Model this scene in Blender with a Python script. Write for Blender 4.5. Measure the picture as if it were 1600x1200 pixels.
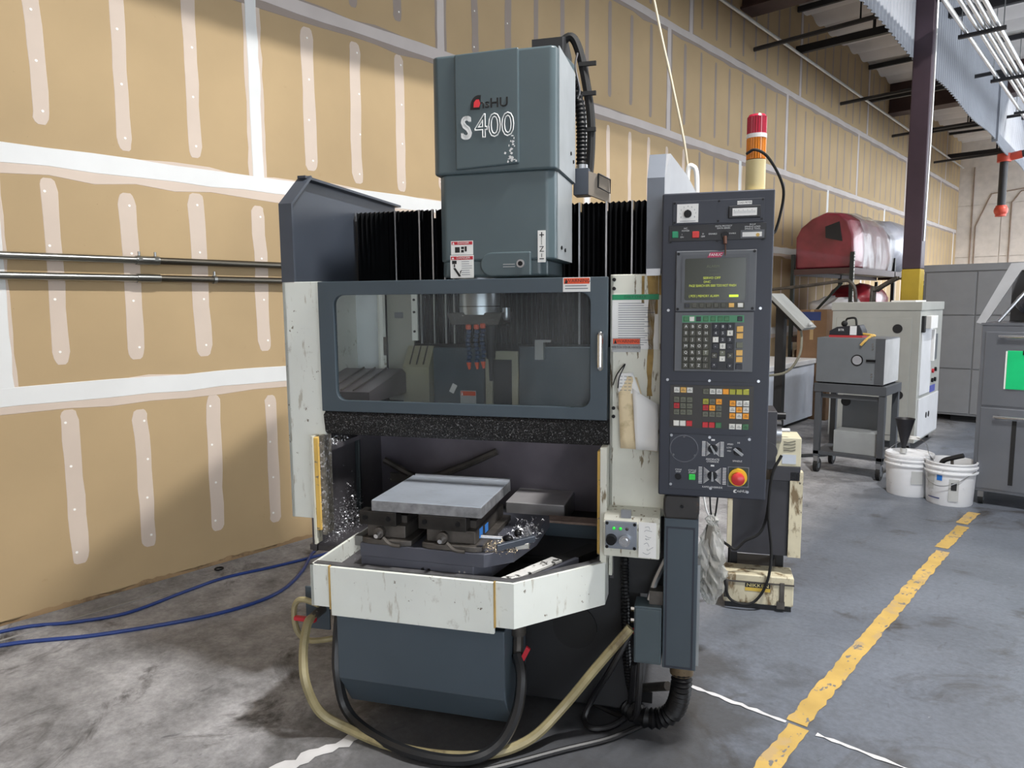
import bpy, bmesh, math, random
from mathutils import Vector, Matrix
random.seed(7)
for o in list(bpy.data.objects): bpy.data.objects.remove(o, do_unlink=True)
scene = bpy.context.scene
COL = scene.collection

# ---------------------------------------------------------------- camera, world, lights, exposure
YAW, PITCH, ROLL = math.radians(41.7295), math.radians(6.5), math.radians(0.5)
fw = Vector((-math.sin(YAW)*math.cos(PITCH), math.cos(YAW)*math.cos(PITCH), -math.sin(PITCH)))
r0 = Vector((math.cos(YAW), math.sin(YAW), 0)); u0 = r0.cross(fw)
rt = r0*math.cos(ROLL) - u0*math.sin(ROLL); up = rt.cross(fw)
cam_d = bpy.data.cameras.new('camera'); cam = bpy.data.objects.new('camera', cam_d); COL.objects.link(cam)
cam.matrix_world = Matrix(((rt.x, up.x, -fw.x, 0), (rt.y, up.y, -fw.y, 0), (rt.z, up.z, -fw.z, 1.68), (0, 0, 0, 1)))
cam_d.sensor_fit = 'HORIZONTAL'; cam_d.sensor_width = 36; cam_d.lens = 1110/1600*36
cam_d.clip_start = 0.05; cam_d.clip_end = 200
scene.camera = cam

world = bpy.data.worlds.new('daylight'); scene.world = world; world.use_nodes = True
bg = world.node_tree.nodes['Background']
bg.inputs[0].default_value = (0.87, 0.93, 1.0, 1); bg.inputs[1].default_value = 6.0

vs = scene.view_settings
vs.view_transform = 'Standard'; vs.look = 'None'; vs.gamma = 1; vs.use_curve_mapping = False
vs.exposure = -0.12

LAMPS = [(0.26, 2.80, 6.12), (0.40, -4.2, 6.12), (0.40, 9.4, 6.12), (0.40, 17.9, 6.12)]
LAMP_W = [520, 80, 240, 520]
for i, (x, y, z) in enumerate(LAMPS):
    l = bpy.data.lights.new('lamp_light', 'AREA'); l.shape = 'RECTANGLE'; l.size = 0.18; l.size_y = 0.70
    l.energy = LAMP_W[i]; l.color = (1.0, 0.98, 0.95)
    lo = bpy.data.objects.new('lamp_light', l); COL.objects.link(lo); lo.location = (x, y, z - 0.03)

# ---------------------------------------------------------------- helpers
def lin(c):
    return tuple(((v/255)/12.92 if v/255 <= 0.04045 else ((v/255+0.055)/1.055)**2.4) for v in c)

MATS = {}
def mat(name, rgb, rough=0.5, metal=0.0, var=0.06, vscale=6.0, bump=0.0, bscale=40.0, spots=None, streak=None, emit=None, coat=0.0, spec=None):
    """procedural principled material: base colour with broad noise, optional spots [(scale, threshold, rgb, soft)], streaks (vertical)"""
    if name in MATS: return MATS[name]
    m = bpy.data.materials.new(name); m.use_nodes = True; nt = m.node_tree; N = nt.nodes; L = nt.links
    p = N['Principled BSDF']; p.inputs['Roughness'].default_value = rough; p.inputs['Metallic'].default_value = metal
    if coat: p.inputs['Coat Weight'].default_value = coat
    if spec is not None: p.inputs['Specular IOR Level'].default_value = spec
    c = lin(rgb)
    tc = N.new('ShaderNodeTexCoord')
    nz = N.new('ShaderNodeTexNoise'); nz.inputs['Scale'].default_value = vscale; nz.inputs['Detail'].default_value = 6
    L.new(tc.outputs['Object'], nz.inputs['Vector'])
    rp = N.new('ShaderNodeValToRGB'); rp.color_ramp.elements[0].position = 0.3; rp.color_ramp.elements[1].position = 0.7
    rp.color_ramp.elements[0].color = tuple(max(0, v*(1-var*1.6)) for v in c) + (1,)
    rp.color_ramp.elements[1].color = tuple(min(1, v*(1+var*1.6)) for v in c) + (1,)
    L.new(nz.outputs['Fac'], rp.inputs['Fac'])
    col = rp.outputs['Color']
    def mixin(facsock, rgb2, col):
        mx = N.new('ShaderNodeMix'); mx.data_type = 'RGBA'
        L.new(facsock, mx.inputs['Factor']); L.new(col, mx.inputs['A']); mx.inputs['B'].default_value = lin(rgb2) + (1,)
        return mx.outputs['Result']
    for s in (spots or []):
        sc, th, rgb2, soft = s[:4]
        n2 = N.new('ShaderNodeTexNoise'); n2.inputs['Scale'].default_value = sc; n2.inputs['Detail'].default_value = 5; n2.inputs['Roughness'].default_value = 0.62
        if len(s) > 4:
            mp = N.new('ShaderNodeMapping'); mp.inputs['Scale'].default_value = s[4]
            L.new(tc.outputs['Object'], mp.inputs['Vector']); L.new(mp.outputs['Vector'], n2.inputs['Vector'])
        else: L.new(tc.outputs['Object'], n2.inputs['Vector'])
        mr = N.new('ShaderNodeMapRange'); mr.inputs['From Min'].default_value = th; mr.inputs['From Max'].default_value = th+soft
        L.new(n2.outputs['Fac'], mr.inputs['Value'])
        col = mixin(mr.outputs['Result'], rgb2, col)
    L.new(col, p.inputs['Base Color'])
    if bump:
        n3 = N.new('ShaderNodeTexNoise'); n3.inputs['Scale'].default_value = bscale; n3.inputs['Detail'].default_value = 4
        L.new(tc.outputs['Object'], n3.inputs['Vector'])
        b = N.new('ShaderNodeBump'); b.inputs['Strength'].default_value = bump; b.inputs['Distance'].default_value = 0.02
        L.new(n3.outputs['Fac'], b.inputs['Height']); L.new(b.outputs['Normal'], p.inputs['Normal'])
    if emit:
        p.inputs['Emission Color'].default_value = lin(rgb) + (1,); p.inputs['Emission Strength'].default_value = emit
    MATS[name] = m
    return m

def glassmat(name, rgb, fac, rough=0.1, tint=(235, 238, 238)):
    m = bpy.data.materials.new(name); m.use_nodes = True; nt = m.node_tree; N = nt.nodes; L = nt.links
    p = N['Principled BSDF']; p.inputs['Base Color'].default_value = lin(rgb)+(1,); p.inputs['Roughness'].default_value = rough
    t = N.new('ShaderNodeBsdfTransparent'); t.inputs['Color'].default_value = lin(tint)+(1,)
    mx = N.new('ShaderNodeMixShader')
    nz = N.new('ShaderNodeTexNoise'); nz.inputs['Scale'].default_value = 5; tc = N.new('ShaderNodeTexCoord'); L.new(tc.outputs['Object'], nz.inputs['Vector'])
    mr = N.new('ShaderNodeMapRange'); mr.inputs['From Min'].default_value = .3; mr.inputs['From Max'].default_value = .75
    mr.inputs['To Min'].default_value = fac*.5; mr.inputs['To Max'].default_value = fac*1.5
    L.new(nz.outputs['Fac'], mr.inputs['Value']); L.new(mr.outputs['Result'], mx.inputs['Fac'])
    L.new(t.outputs[0], mx.inputs[1]); L.new(p.outputs[0], mx.inputs[2]); L.new(mx.outputs[0], N['Material Output'].inputs['Surface'])
    MATS[name] = m
    return m

def tag(o, label=None, cat=None, group=None, kind=None):
    if label: o['label'] = label
    if cat: o['category'] = cat
    if group: o['group'] = group
    if kind: o['kind'] = kind
    return o

def empty(name, loc=(0, 0, 0), rz=0, **k):
    o = bpy.data.objects.new(name, None); COL.objects.link(o); o.location = loc; o.rotation_euler = (0, 0, rz)
    o.empty_display_size = 0.05
    return tag(o, **k)

_txt = {}
def text_mesh(s, outline=0.0):
    key = (s, outline)
    if key in _txt: return _txt[key]
    cu = bpy.data.curves.new('lettering', 'FONT'); cu.body = s; cu.align_x = 'CENTER'; cu.align_y = 'CENTER'; cu.resolution_u = 3
    if outline: cu.fill_mode = 'NONE'; cu.bevel_depth = outline; cu.bevel_resolution = 0
    ob = bpy.data.objects.new('lettering', cu); COL.objects.link(ob)
    me = bpy.data.meshes.new_from_object(ob)
    v = [tuple(x.co) for x in me.vertices]; f = [tuple(p.vertices) for p in me.polygons]
    bpy.data.objects.remove(ob); bpy.data.curves.remove(cu); bpy.data.meshes.remove(me)
    _txt[key] = (v, f)
    return v, f

def catmull(pts, n=6):
    P = [Vector(p) for p in pts]
    if len(P) < 3: return P
    P = [P[0]*2-P[1]] + P + [P[-1]*2-P[-2]]
    out = []
    for i in range(1, len(P)-2):
        a, b, c, d = P[i-1:i+3]
        for k in range(n):
            t = k/n
            out.append(0.5*((2*b)+(c-a)*t+(2*a-5*b+4*c-d)*t*t+(3*b-a-3*c+d)*t**3))
    out.append(P[-2]); return out

class MB:
    def __init__(s): s.v = []; s.f = []
    def add(s, vs, fs):
        k = len(s.v); s.v += [tuple(p) for p in vs]; s.f += [tuple(i+k for i in f) for f in fs]; return s
    def box(s, x0, x1, y0, y1, z0, z1):
        return s.add([(x0,y0,z0),(x1,y0,z0),(x1,y1,z0),(x0,y1,z0),(x0,y0,z1),(x1,y0,z1),(x1,y1,z1),(x0,y1,z1)],
                     [(0,3,2,1),(4,5,6,7),(0,1,5,4),(1,2,6,5),(2,3,7,6),(3,0,4,7)])
    def prism(s, pts, ax, a, b):
        f = {'x': lambda p, t: (t, p[0], p[1]), 'y': lambda p, t: (p[0], t, p[1]), 'z': lambda p, t: (p[0], p[1], t)}[ax]
        n = len(pts)
        return s.add([f(p, a) for p in pts]+[f(p, b) for p in pts], [tuple(range(n))[::-1], tuple(range(n, 2*n))]+[(i, (i+1) % n, n+(i+1) % n, n+i) for i in range(n)])
    def loft(s, rings, caps=True):
        n = len(rings[0]); vs = [p for r in rings for p in r]; fs = []
        for k in range(len(rings)-1):
            for i in range(n):
                j = (i+1) % n; fs.append((k*n+i, k*n+j, (k+1)*n+j, (k+1)*n+i))
        if caps: fs += [tuple(range(n))[::-1], tuple(range((len(rings)-1)*n, len(rings)*n))]
        return s.add(vs, fs)
    def cyl(s, p0, p1, r0, r1=None, n=14):
        r1 = r0 if r1 is None else r1
        p0, p1 = Vector(p0), Vector(p1); d = (p1-p0).normalized(); a = d.orthogonal().normalized(); b = d.cross(a)
        R = lambda c, r: [tuple(c+(a*math.cos(2*math.pi*i/n)+b*math.sin(2*math.pi*i/n))*r) for i in range(n)]
        return s.loft([R(p0, r0), R(p1, r1)])
    def tube(s, pts, r, n=8, smooth=True, k=6, ribs=0):
        P = catmull(pts, k) if smooth else [Vector(p) for p in pts]
        if ribs:
            Q = []; L = 0
            for i in range(len(P)-1):
                m = max(1, int((P[i+1]-P[i]).length/ribs*2))
                for j in range(m): Q.append(P[i].lerp(P[i+1], j/m))
            P = Q+[P[-1]]
        a = None; rings = []
        for i, p in enumerate(P):
            d = (P[min(i+1, len(P)-1)]-P[max(i-1, 0)]).normalized()
            if a is None: a = d.orthogonal().normalized()
            a = (a-d*a.dot(d)).normalized(); b = d.cross(a)
            rr = r*(1.0 if not ribs else (1.08 if i % 2 else 0.86))
            rings.append([tuple(p+(a*math.cos(2*math.pi*j/n)+b*math.sin(2*math.pi*j/n))*rr) for j in range(n)])
        return s.loft(rings)
    def lathe(s, prof, c=(0, 0, 0), n=24):
        return s.loft([[(c[0]+r*math.cos(2*math.pi*i/n), c[1]+r*math.sin(2*math.pi*i/n), c[2]+z) for i in range(n)] for r, z in prof])
    def sphere(s, c, r, n=12, m=8, sc=(1, 1, 1)):
        return s.loft([[(c[0]+sc[0]*r*math.sin(math.pi*k/m)*math.cos(2*math.pi*i/n), c[1]+sc[1]*r*math.sin(math.pi*k/m)*math.sin(2*math.pi*i/n), c[2]-sc[2]*r*math.cos(math.pi*k/m)) for i in range(n)] for k in range(m+1)], caps=False)
    def poly(s, pts): return s.add(pts, [tuple(range(len(pts)))])
    def text(s, t, c, size, plane='xz', sx=1.0, outline=0.0, rot=0.0):
        """lettering centred at c, facing -y (xz), +x (yz) or +z (xy)"""
        v, f = text_mesh(t, outline); out = []
        for x, y, z in v:
            x *= sx; x, y = x*math.cos(rot)-y*math.sin(rot), x*math.sin(rot)+y*math.cos(rot)
            x *= size; y *= size; z *= size
            if plane == 'xz': out.append((c[0]+x, c[1]-z, c[2]+y))
            elif plane == 'yz': out.append((c[0]+z, c[1]+x, c[2]+y))
            else: out.append((c[0]+x, c[1]+y, c[2]+z))
        return s.add(out, f)
    def frame(s, o, i, rad, y0, y1, seg=5):
        """plate in the xz plane (x0,x1,z0,z1) with a rounded opening"""
        x0, x1, z0, z1 = i; inn = []
        for cx, cz, a0 in ((x1-rad, z1-rad, 0), (x0+rad, z1-rad, 90), (x0+rad, z0+rad, 180), (x1-rad, z0+rad, 270)):
            for k in range(seg+1):
                a = math.radians(a0+90*k/seg); inn.append((cx+rad*math.cos(a), cz+rad*math.sin(a)))
        X0, X1, Z0, Z1 = o; n = len(inn); out = [(X1, Z1), (X0, Z1), (X0, Z0), (X1, Z0)]
        vs = [(x, y, z) for y in (y0, y1) for x, z in inn]+[(x, y, z) for y in (y0, y1) for x, z in out]
        fs = []
        for side in (0, 1):
            I = lambda k: side*n+k % n
            O = lambda q: 2*n+side*4+q % 4
            for q in range(4):
                b = q*(seg+1)
                for k in range(seg): fs.append((O(q), I(b+k), I(b+k+1)))
                fs.append((O(q), I(b+seg), I(b+seg+1), O(q+1)))
        for k in range(n): fs.append((k, (k+1) % n, n+(k+1) % n, n+k))
        for q in range(4): fs.append((2*n+q, 2*n+(q+1) % 4, 2*n+4+(q+1) % 4, 2*n+4+q))
        return s.add(vs, fs)
    def build(s, name, m, parent=None, smooth=False, bevel=0.0, seg=2, mesh=None, **k):
        if mesh is None:
            me = bpy.data.meshes.new(name); me.from_pydata(s.v, [], s.f); me.materials.append(m)
            bm = bmesh.new(); bm.from_mesh(me); bmesh.ops.recalc_face_normals(bm, faces=bm.faces[:]); bm.to_mesh(me); bm.free()
            if smooth or bevel:
                me.polygons.foreach_set('use_smooth', [True]*len(me.polygons)); me.set_sharp_from_angle(angle=math.radians(40 if smooth else 28))
        else: me = mesh
        o = bpy.data.objects.new(name, me); COL.objects.link(o); o.parent = parent
        if bevel:
            b = o.modifiers.new('bevel', 'BEVEL'); b.width = bevel; b.segments = seg; b.limit_method = 'ANGLE'; b.angle_limit = math.radians(35); b.harden_normals = True
        return tag(o, **k)

def BX(*a): return MB().box(*a)
def copy_tree(o, parent=None):
    c = o.copy(); COL.objects.link(c); c.parent = parent
    for ch in [x for x in list(o.children)]: copy_tree(ch, c)
    return c

# ---------------------------------------------------------------- materials of the place
m_dry = mat('drywall_tan', (178, 154, 117), .85, var=.05, vscale=1.2, spots=[(9, .68, (168, 143, 106), .1), (45, .74, (120, 98, 70), .03)])
m_mud = mat('joint_compound_thin', (206, 190, 176), .9, var=.03, vscale=3)
m_tape = mat('joint_compound_white', (222, 223, 222), .9, var=.02, vscale=3)
m_mud2 = mat('joint_compound_thin_shaded', (150, 138, 130), .9, var=.03, vscale=3)  # thin compound of the upper rows, their weaker light put into the colour
m_tape2 = mat('joint_compound_white_shaded', (196, 188, 184), .9, var=.04, vscale=3)  # white compound again, dimmed in colour for the shade high on the wall
m_spot = mat('screw_spot_white', (248, 246, 240), .9, var=.0)
m_end = mat('end_wall_white', (214, 206, 198), .8, var=.05)
m_deck = mat('ceiling_insulation_white', (224, 218, 212), .7, var=.06, vscale=2)
m_steel_dk = mat('joist_black', (32, 32, 36), .5, var=.1)
m_girder = mat('girder_brown', (66, 46, 44), .6, var=.1)
m_col = mat('column_purple_brown', (62, 46, 58), .5, var=.06)
m_yel = mat('column_yellow', (176, 150, 44), .55, var=.05)
m_curt = mat('draft_curtain_grey', (138, 142, 150), .55, metal=.0, var=.05, vscale=1.5)
m_cond = mat('conduit_galvanised', (225, 226, 226), .3, metal=.6, var=.05)
m_pipe = mat('steel_pipe', (150, 152, 150), .28, metal=1, var=.05)
m_pipe_dk = mat('steel_pipe_dark', (98, 94, 86), .35, metal=1, var=.05)

def floor_mat():
    m = bpy.data.materials.new('concrete_floor'); m.use_nodes = True; nt = m.node_tree; N = nt.nodes; L = nt.links
    p = N['Principled BSDF']; tc = N.new('ShaderNodeTexCoord')
    def noise(sc, det=8, rough=.6, vec=None, dist=0.0):
        n = N.new('ShaderNodeTexNoise'); n.inputs['Scale'].default_value = sc; n.inputs['Detail'].default_value = det; n.inputs['Roughness'].default_value = rough
        n.inputs['Distortion'].default_value = dist
        L.new(vec or tc.outputs['Object'], n.inputs['Vector']); return n.outputs['Fac']
    def ramp(f, stops):
        r = N.new('ShaderNodeValToRGB'); e = r.color_ramp.elements
        e[0].position, e[0].color = stops[0][0], lin(stops[0][1])+(1,); e[1].position, e[1].color = stops[1][0], lin(stops[1][1])+(1,)
        for q in stops[2:]: x = e.new(q[0]); x.color = lin(q[1])+(1,)
        L.new(f, r.inputs['Fac']); return r.outputs['Color']
    def rng(f, a, b, lo=0., hi=1.):
        r = N.new('ShaderNodeMapRange'); r.inputs['From Min'].default_value = a; r.inputs['From Max'].default_value = b; r.inputs['To Min'].default_value = lo; r.inputs['To Max'].default_value = hi
        L.new(f, r.inputs['Value']); return r.outputs['Result']
    def mix(f, a, b, mode='MIX'):
        x = N.new('ShaderNodeMix'); x.data_type = 'RGBA'; x.blend_type = mode
        if isinstance(f, float): x.inputs['Factor'].default_value = f
        else: L.new(f, x.inputs['Factor'])
        for s, q in (('A', a), ('B', b)):
            if isinstance(q, tuple): x.inputs[s].default_value = lin(q)+(1,)
            else: L.new(q, x.inputs[s])
        return x.outputs['Result']
    sep = N.new('ShaderNodeSeparateXYZ'); L.new(tc.outputs['Object'], sep.inputs[0])
    base = ramp(noise(.9, 6, .6, None, .6), [(.3, (94, 99, 108)), (.72, (120, 127, 139))])
    rough_l = ramp(noise(3.2, 10, .68), [(.3, (112, 112, 114)), (.7, (196, 196, 200))])
    left = rng(sep.outputs['X'], -1.6, -2.2)
    # bare, unpolished concrete on the wall side of the slab joint
    col = mix(left, base, rough_l)
    fine = ramp(noise(38, 8, .7), [(.32, (96, 94, 92)), (.68, (255, 255, 255))])
    col = mix(.35, col, fine, 'MULTIPLY')
    oil = rng(noise(1.5, 9, .7, None, 1.0), .56, .68)
    col = mix(oil, col, (66, 64, 63))
    # coolant and oil soaked in round the machine's foot, its shade painted in too
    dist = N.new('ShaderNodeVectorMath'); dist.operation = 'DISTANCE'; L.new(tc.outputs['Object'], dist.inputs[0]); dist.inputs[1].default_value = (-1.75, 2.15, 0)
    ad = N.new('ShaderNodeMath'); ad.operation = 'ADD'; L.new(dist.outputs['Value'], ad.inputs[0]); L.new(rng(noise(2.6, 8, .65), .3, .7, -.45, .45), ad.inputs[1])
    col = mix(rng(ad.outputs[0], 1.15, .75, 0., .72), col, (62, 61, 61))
    wmap = N.new('ShaderNodeMapping'); wmap.inputs['Scale'].default_value = (1.2, .55, 1); L.new(tc.outputs['Object'], wmap.inputs['Vector'])
    scr = rng(noise(11, 4, .5, wmap.outputs['Vector'], 1.5), .66, .74, 0., .6)
    col = mix(scr, col, (74, 75, 80))
    chip = rng(noise(26, 6, .6, None, .3), .71, .74)
    area = rng(noise(1.3, 3, .5), .52, .62)
    mul = N.new('ShaderNodeMath'); mul.operation = 'MULTIPLY'; L.new(chip, mul.inputs[0]); L.new(area, mul.inputs[1])
    col = mix(mul.outputs[0], col, (205, 207, 210))
    L.new(col, p.inputs['Base Color'])
    rr = rng(noise(2.2, 6), .3, .7, .30, .55)
    rmix = N.new('ShaderNodeMix'); L.new(left, rmix.inputs['Factor']); L.new(rr, rmix.inputs['A']); rmix.inputs['B'].default_value = .8
    L.new(rmix.outputs['Result'], p.inputs['Roughness'])
    b = N.new('ShaderNodeBump'); b.inputs['Strength'].default_value = .25; b.inputs['Distance'].default_value = .01
    L.new(noise(30, 8, .7), b.inputs['Height']); L.new(b.outputs['Normal'], p.inputs['Normal'])
    return m

# ---------------------------------------------------------------- the setting
WX = -4.43                                   # face of the long wall
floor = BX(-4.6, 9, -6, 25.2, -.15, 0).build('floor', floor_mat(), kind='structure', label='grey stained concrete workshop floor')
# yellow aisle line and the pale filled slab joint are laid on the floor
m_line = mat('worn_yellow_paint', (190, 158, 86), .6, var=.1, vscale=5, spots=[(7, .54, (176, 150, 104), .08), (26, .60, (112, 110, 108), .03, (1, .5, 1)), (5, .64, (120, 116, 112), .05)])
def ragged(path, w, wob, z, seed, step=.06):
    rnd = random.Random(seed); a, b = Vector(path[0]), Vector(path[1]); n = max(2, int((b-a).length/step)); d = (b-a).normalized(); nrm = Vector((-d.y, d.x)); L_, R_ = [], []
    for i in range(n+1):
        p = a.lerp(b, i/n)
        L_.append(p+nrm*(w/2+rnd.uniform(-wob, wob))); R_.append(p-nrm*(w/2+rnd.uniform(-wob, wob)))
    vs = [(p.x, p.y, z) for p in L_]+[(p.x, p.y, z) for p in R_]; k = n+1
    return MB().add(vs, [(i, i+1, k+i+1, k+i) for i in range(n)])
for a, b in ((.2, 2.72), (2.74, 5.35), (5.42, 6.05), (6.12, 6.5)):
    ragged([(-.935, a), (-.915, b)], .078, .006, .0025, int(a*10), .035).build('aisle_line', m_line, floor)
m_joint = mat('slab_joint_filler', (206, 206, 208), .8, var=.08, vscale=8)
for a, b, w, s in ((-1.44, -.97, .022, 1), (-.85, .6, .016, 2), (-2.25, -2.19, .055, 5)):
    ragged([(a, 2.715 if s < 5 else 1.20), (b, 2.72 if s < 5 else 1.54)], w, .006 if s < 5 else .016, .003, s, .03).build('joint_filler', m_joint, floor)

wall = BX(-4.6, WX-.016, -6, 25, 0, 6.45).build('wall_left', m_dry, kind='structure', label='tall unpainted drywall with taped joints')
JZ = [0.02, 1.21, 2.472, 3.68, 4.915, 6.3]
JOFF = [3.4, .99, 2.48, 4.13, 8.33]
rnd = random.Random(3)
def strip_yz(mb, y, z0, z1, w, x, wob, n=9, round_=True):
    """band of joint compound standing a little proud of the wall"""
    Lp, Rp = [], []; drift = 0
    ts = [i/n for i in range(n+1)]
    if round_: ts = [0, .012, .035]+[.07+.86*i/(n-2) for i in range(n-1)]+[.965, .988, 1]
    for t in ts:
        drift += rnd.uniform(-wob, wob)*.5
        e = min(t, 1-t); k = 1.0 if not round_ else (.42 if e < .005 else .74 if e < .02 else .93 if e < .05 else 1)
        Lp.append((y+drift-w/2*k*(1+rnd.uniform(-.1, .1)), z0+(z1-z0)*t)); Rp.append((y+drift+w/2*k*(1+rnd.uniform(-.1, .1)), z0+(z1-z0)*t))
    pts = Lp+Rp[::-1]; m = len(pts)
    vs = [(x, a, b) for a, b in pts]+[(WX-.002, a+(.006 if q >= m//2 else -.006), b) for q, (a, b) in enumerate(pts)]
    fs = [(i, i+1, m-2-i, m-1-i) for i in range(m//2-1)]+[(i, (i+1) % m, m+(i+1) % m, m+i) for i in range(m)]
    mb.add(vs, fs)
spots = MB(); far = MB(); far2 = MB()
for r in range(5):
    z0, z1 = JZ[r], JZ[r+1]
    ys = [JOFF[r]+3.68*k for k in range(-3, 7)]; ys = [-6]+[y for y in ys if -6 < y < 25]+[25]
    for a, b in zip(ys[:-1], ys[1:]):
        BX(WX-.014, WX, a+.002, b-.002, z0+.002, z1-.002).build('drywall_sheet', m_dry, wall)
    for y in ys[1:-1]:
        if y < -.5: continue
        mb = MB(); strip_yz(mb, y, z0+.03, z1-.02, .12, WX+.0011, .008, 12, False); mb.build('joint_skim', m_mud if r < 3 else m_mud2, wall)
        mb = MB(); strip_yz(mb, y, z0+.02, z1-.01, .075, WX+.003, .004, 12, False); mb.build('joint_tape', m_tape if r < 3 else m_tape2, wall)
    k = -8
    while True:
        y = 2.48+.409*k; k += 1
        if y > 24.8: break
        if y < .2 or min(abs(y-q) for q in ys) < .15: continue
        a, b = z0+rnd.uniform(.08, .17), z1-rnd.uniform(.08, .16)
        if r == 0: a += .05
        if y < 8.5:
            mb = MB(); strip_yz(mb, y+rnd.uniform(-.02, .02), a, b, rnd.uniform(.072, .098) if y < 5 else .06, WX+.0013, .007); mb.build('stud_skim', m_mud if r < 3 else m_mud2, wall)
            if y < 5:
                for q in range(4):
                    zz = a+.07+(b-a-.14)*q/3; yy = y+rnd.uniform(-.012, .012)
                    spots.cyl((WX, yy, zz), (WX+.0035, yy, zz), .0075, n=6)
        else: strip_yz(far2 if r > 1 else far, y, a, b, .05, WX+.0013, .004, 4)
spots.build('screw_spot', m_spot, wall, kind='stuff'); far.build('stud_skim', m_mud, wall, kind='stuff'); far2.build('stud_skim', m_mud2, wall, kind='stuff')
def hband(z, w, x, m, name, wob, y0=-.5, y1=24.9):
    mb = MB(); n = int((y1-y0)/.22); A, B = [], []
    for i in range(n+1):
        y = y0+(y1-y0)*i/n; A.append((x, y, z-w/2+rnd.uniform(-wob, wob))); B.append((x, y, z+w/2+rnd.uniform(-wob, wob)))
    k = n+1; vs = A+B+[(WX-.002, p[1], p[2]-.004) for p in A]+[(WX-.002, p[1], p[2]+.004) for p in B]
    mb.add(vs, [(i, i+1, k+i+1, k+i) for i in range(n)]+[(i, i+1, 2*k+i+1, 2*k+i) for i in range(n)]+[(k+i, k+i+1, 3*k+i+1, 3*k+i) for i in range(n)])
    mb.build(name, m, wall)
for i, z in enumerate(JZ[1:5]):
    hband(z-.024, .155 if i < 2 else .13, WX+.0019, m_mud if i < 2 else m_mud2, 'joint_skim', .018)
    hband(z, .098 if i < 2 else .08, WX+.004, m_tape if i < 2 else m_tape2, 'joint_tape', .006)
m_dirt = mat('wall_foot_grime', (150, 124, 92), .9, var=.15, vscale=4, spots=[(6, .55, (112, 92, 70), .1)])
mb = MB(); n = 240; A = [(WX+.002, -.5+i*.025, .0) for i in range(n)]; B = [(WX+.002, -.5+i*.025, .022+.008*math.sin(i*.31)+rnd.uniform(-.006, .008)) for i in range(n)]
mb.add(A+B, [(i, i+1, n+i+1, n+i) for i in range(n-1)]).build('grime_edge', m_dirt, wall)

# end wall far down the hall, stopped short out of view to admit daylight
endw = BX(-4.6, .4, 25.0, 25.2, 0, 6.45).build('wall_end', m_end, kind='structure', label='pale end wall with conduit')
for a, b in ((-4.43, -3.35), (-3.33, -1.4), (-1.38, .38)):
    for z0, z1 in ((0, 2.9), (2.92, 4.4), (4.42, 6.3)): BX(a, b, 24.97, 25.0, z0, z1).build('wall_panel', m_end, endw)
m_wire = mat('conduit_brown', (150, 132, 118), .6)
for pts in ([(-4.05, 24.95, 5.5), (-4.05, 24.95, 2.2)], [(-3.95, 24.95, 2.3), (-3.95, 24.95, 3.8), (-3.6, 24.95, 4.7), (-2.6, 24.95, 4.8)], [(-3.1, 24.95, 2.2), (-3.1, 24.95, 4.4), (-2.9, 24.95, 4.7), (-1.8, 24.95, 4.85)]):
    MB().tube(pts, .018, 6, False).build('wall_conduit', m_wire, endw)

BX(7.0, 7.2, .0, 8.0, 0, 6.45).box(7.0, 7.2, -6, .0, 3.0, 6.45).build('wall_right', m_end, kind='structure', label='pale side wall with openings added for daylight, out of view')  # unseen wall; its gaps are shaped to send daylight into the hall
BX(-4.6, 3.6, -6.2, -6, 0, 6.45).box(3.6, 7.2, -6.2, -6, 3.2, 6.45).build('wall_back', m_end, kind='structure', label='pale rear wall with an opening added for daylight behind the viewer, out of view')  # unseen wall, opened at one end to brighten the machine front
# ceiling: sagging white insulation between sub-purlins
cm = MB(); nx, ny = 14, 300; P0 = []
for j in range(ny+1):
    y = -6+31*j/ny
    for i in range(nx+1):
        x = -4.6+13.6*i/nx; P0.append((x, y, 6.36-.13*abs(math.sin(math.pi*y/.62))**.8+.012*math.sin(x*3.1+y)))
k = nx+1; cm.add(P0, [(j*k+i, j*k+i+1, (j+1)*k+i+1, (j+1)*k+i) for j in range(ny) for i in range(nx)])
ceil = cm.build('ceiling', m_deck, smooth=True, kind='structure', label='white sagging insulation ceiling')
BX(-4.7, 9.1, -6.1, 25.3, 6.42, 6.5).build('roof_deck', m_deck, ceil)
for y in (-3.5, .3, 4.1, 7.95, 11.8, 15.6, 19.4, 23.2):
    mb = BX(-4.43, 9, y-.04, y+.04, 5.55, 5.66).box(-4.43, 9, y-.03, y+.03, 6.18, 6.26)
    for q in range(6): mb.cyl((-3.3+q*2.0, y, 5.6), (-3.3+q*2.0, y, 6.2), .025, n=6)
    mb.build('joist', m_steel_dk, ceil)
for y in (10.12, 13.9, 17.37, 21.4):
    mb = MB().tube([(-4.4, y, 5.2), (-1, y, 5.27), (4, y, 5.4)], .03, 6, False)
    for q in range(3): mb.cyl((-3.0+q*2.4, y, 5.2), (-3.0+q*2.4, y, 6.3), .012, n=6)
    mb.build('brace_bar', m_steel_dk, ceil)
for y in (9.9, 17.3): BX(-4.43, 9, y-.14, y+.14, 5.66, 6.28).box(-4.43, 9, y-.2, y+.2, 5.63, 5.66).build('girder', m_girder, ceil)

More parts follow.
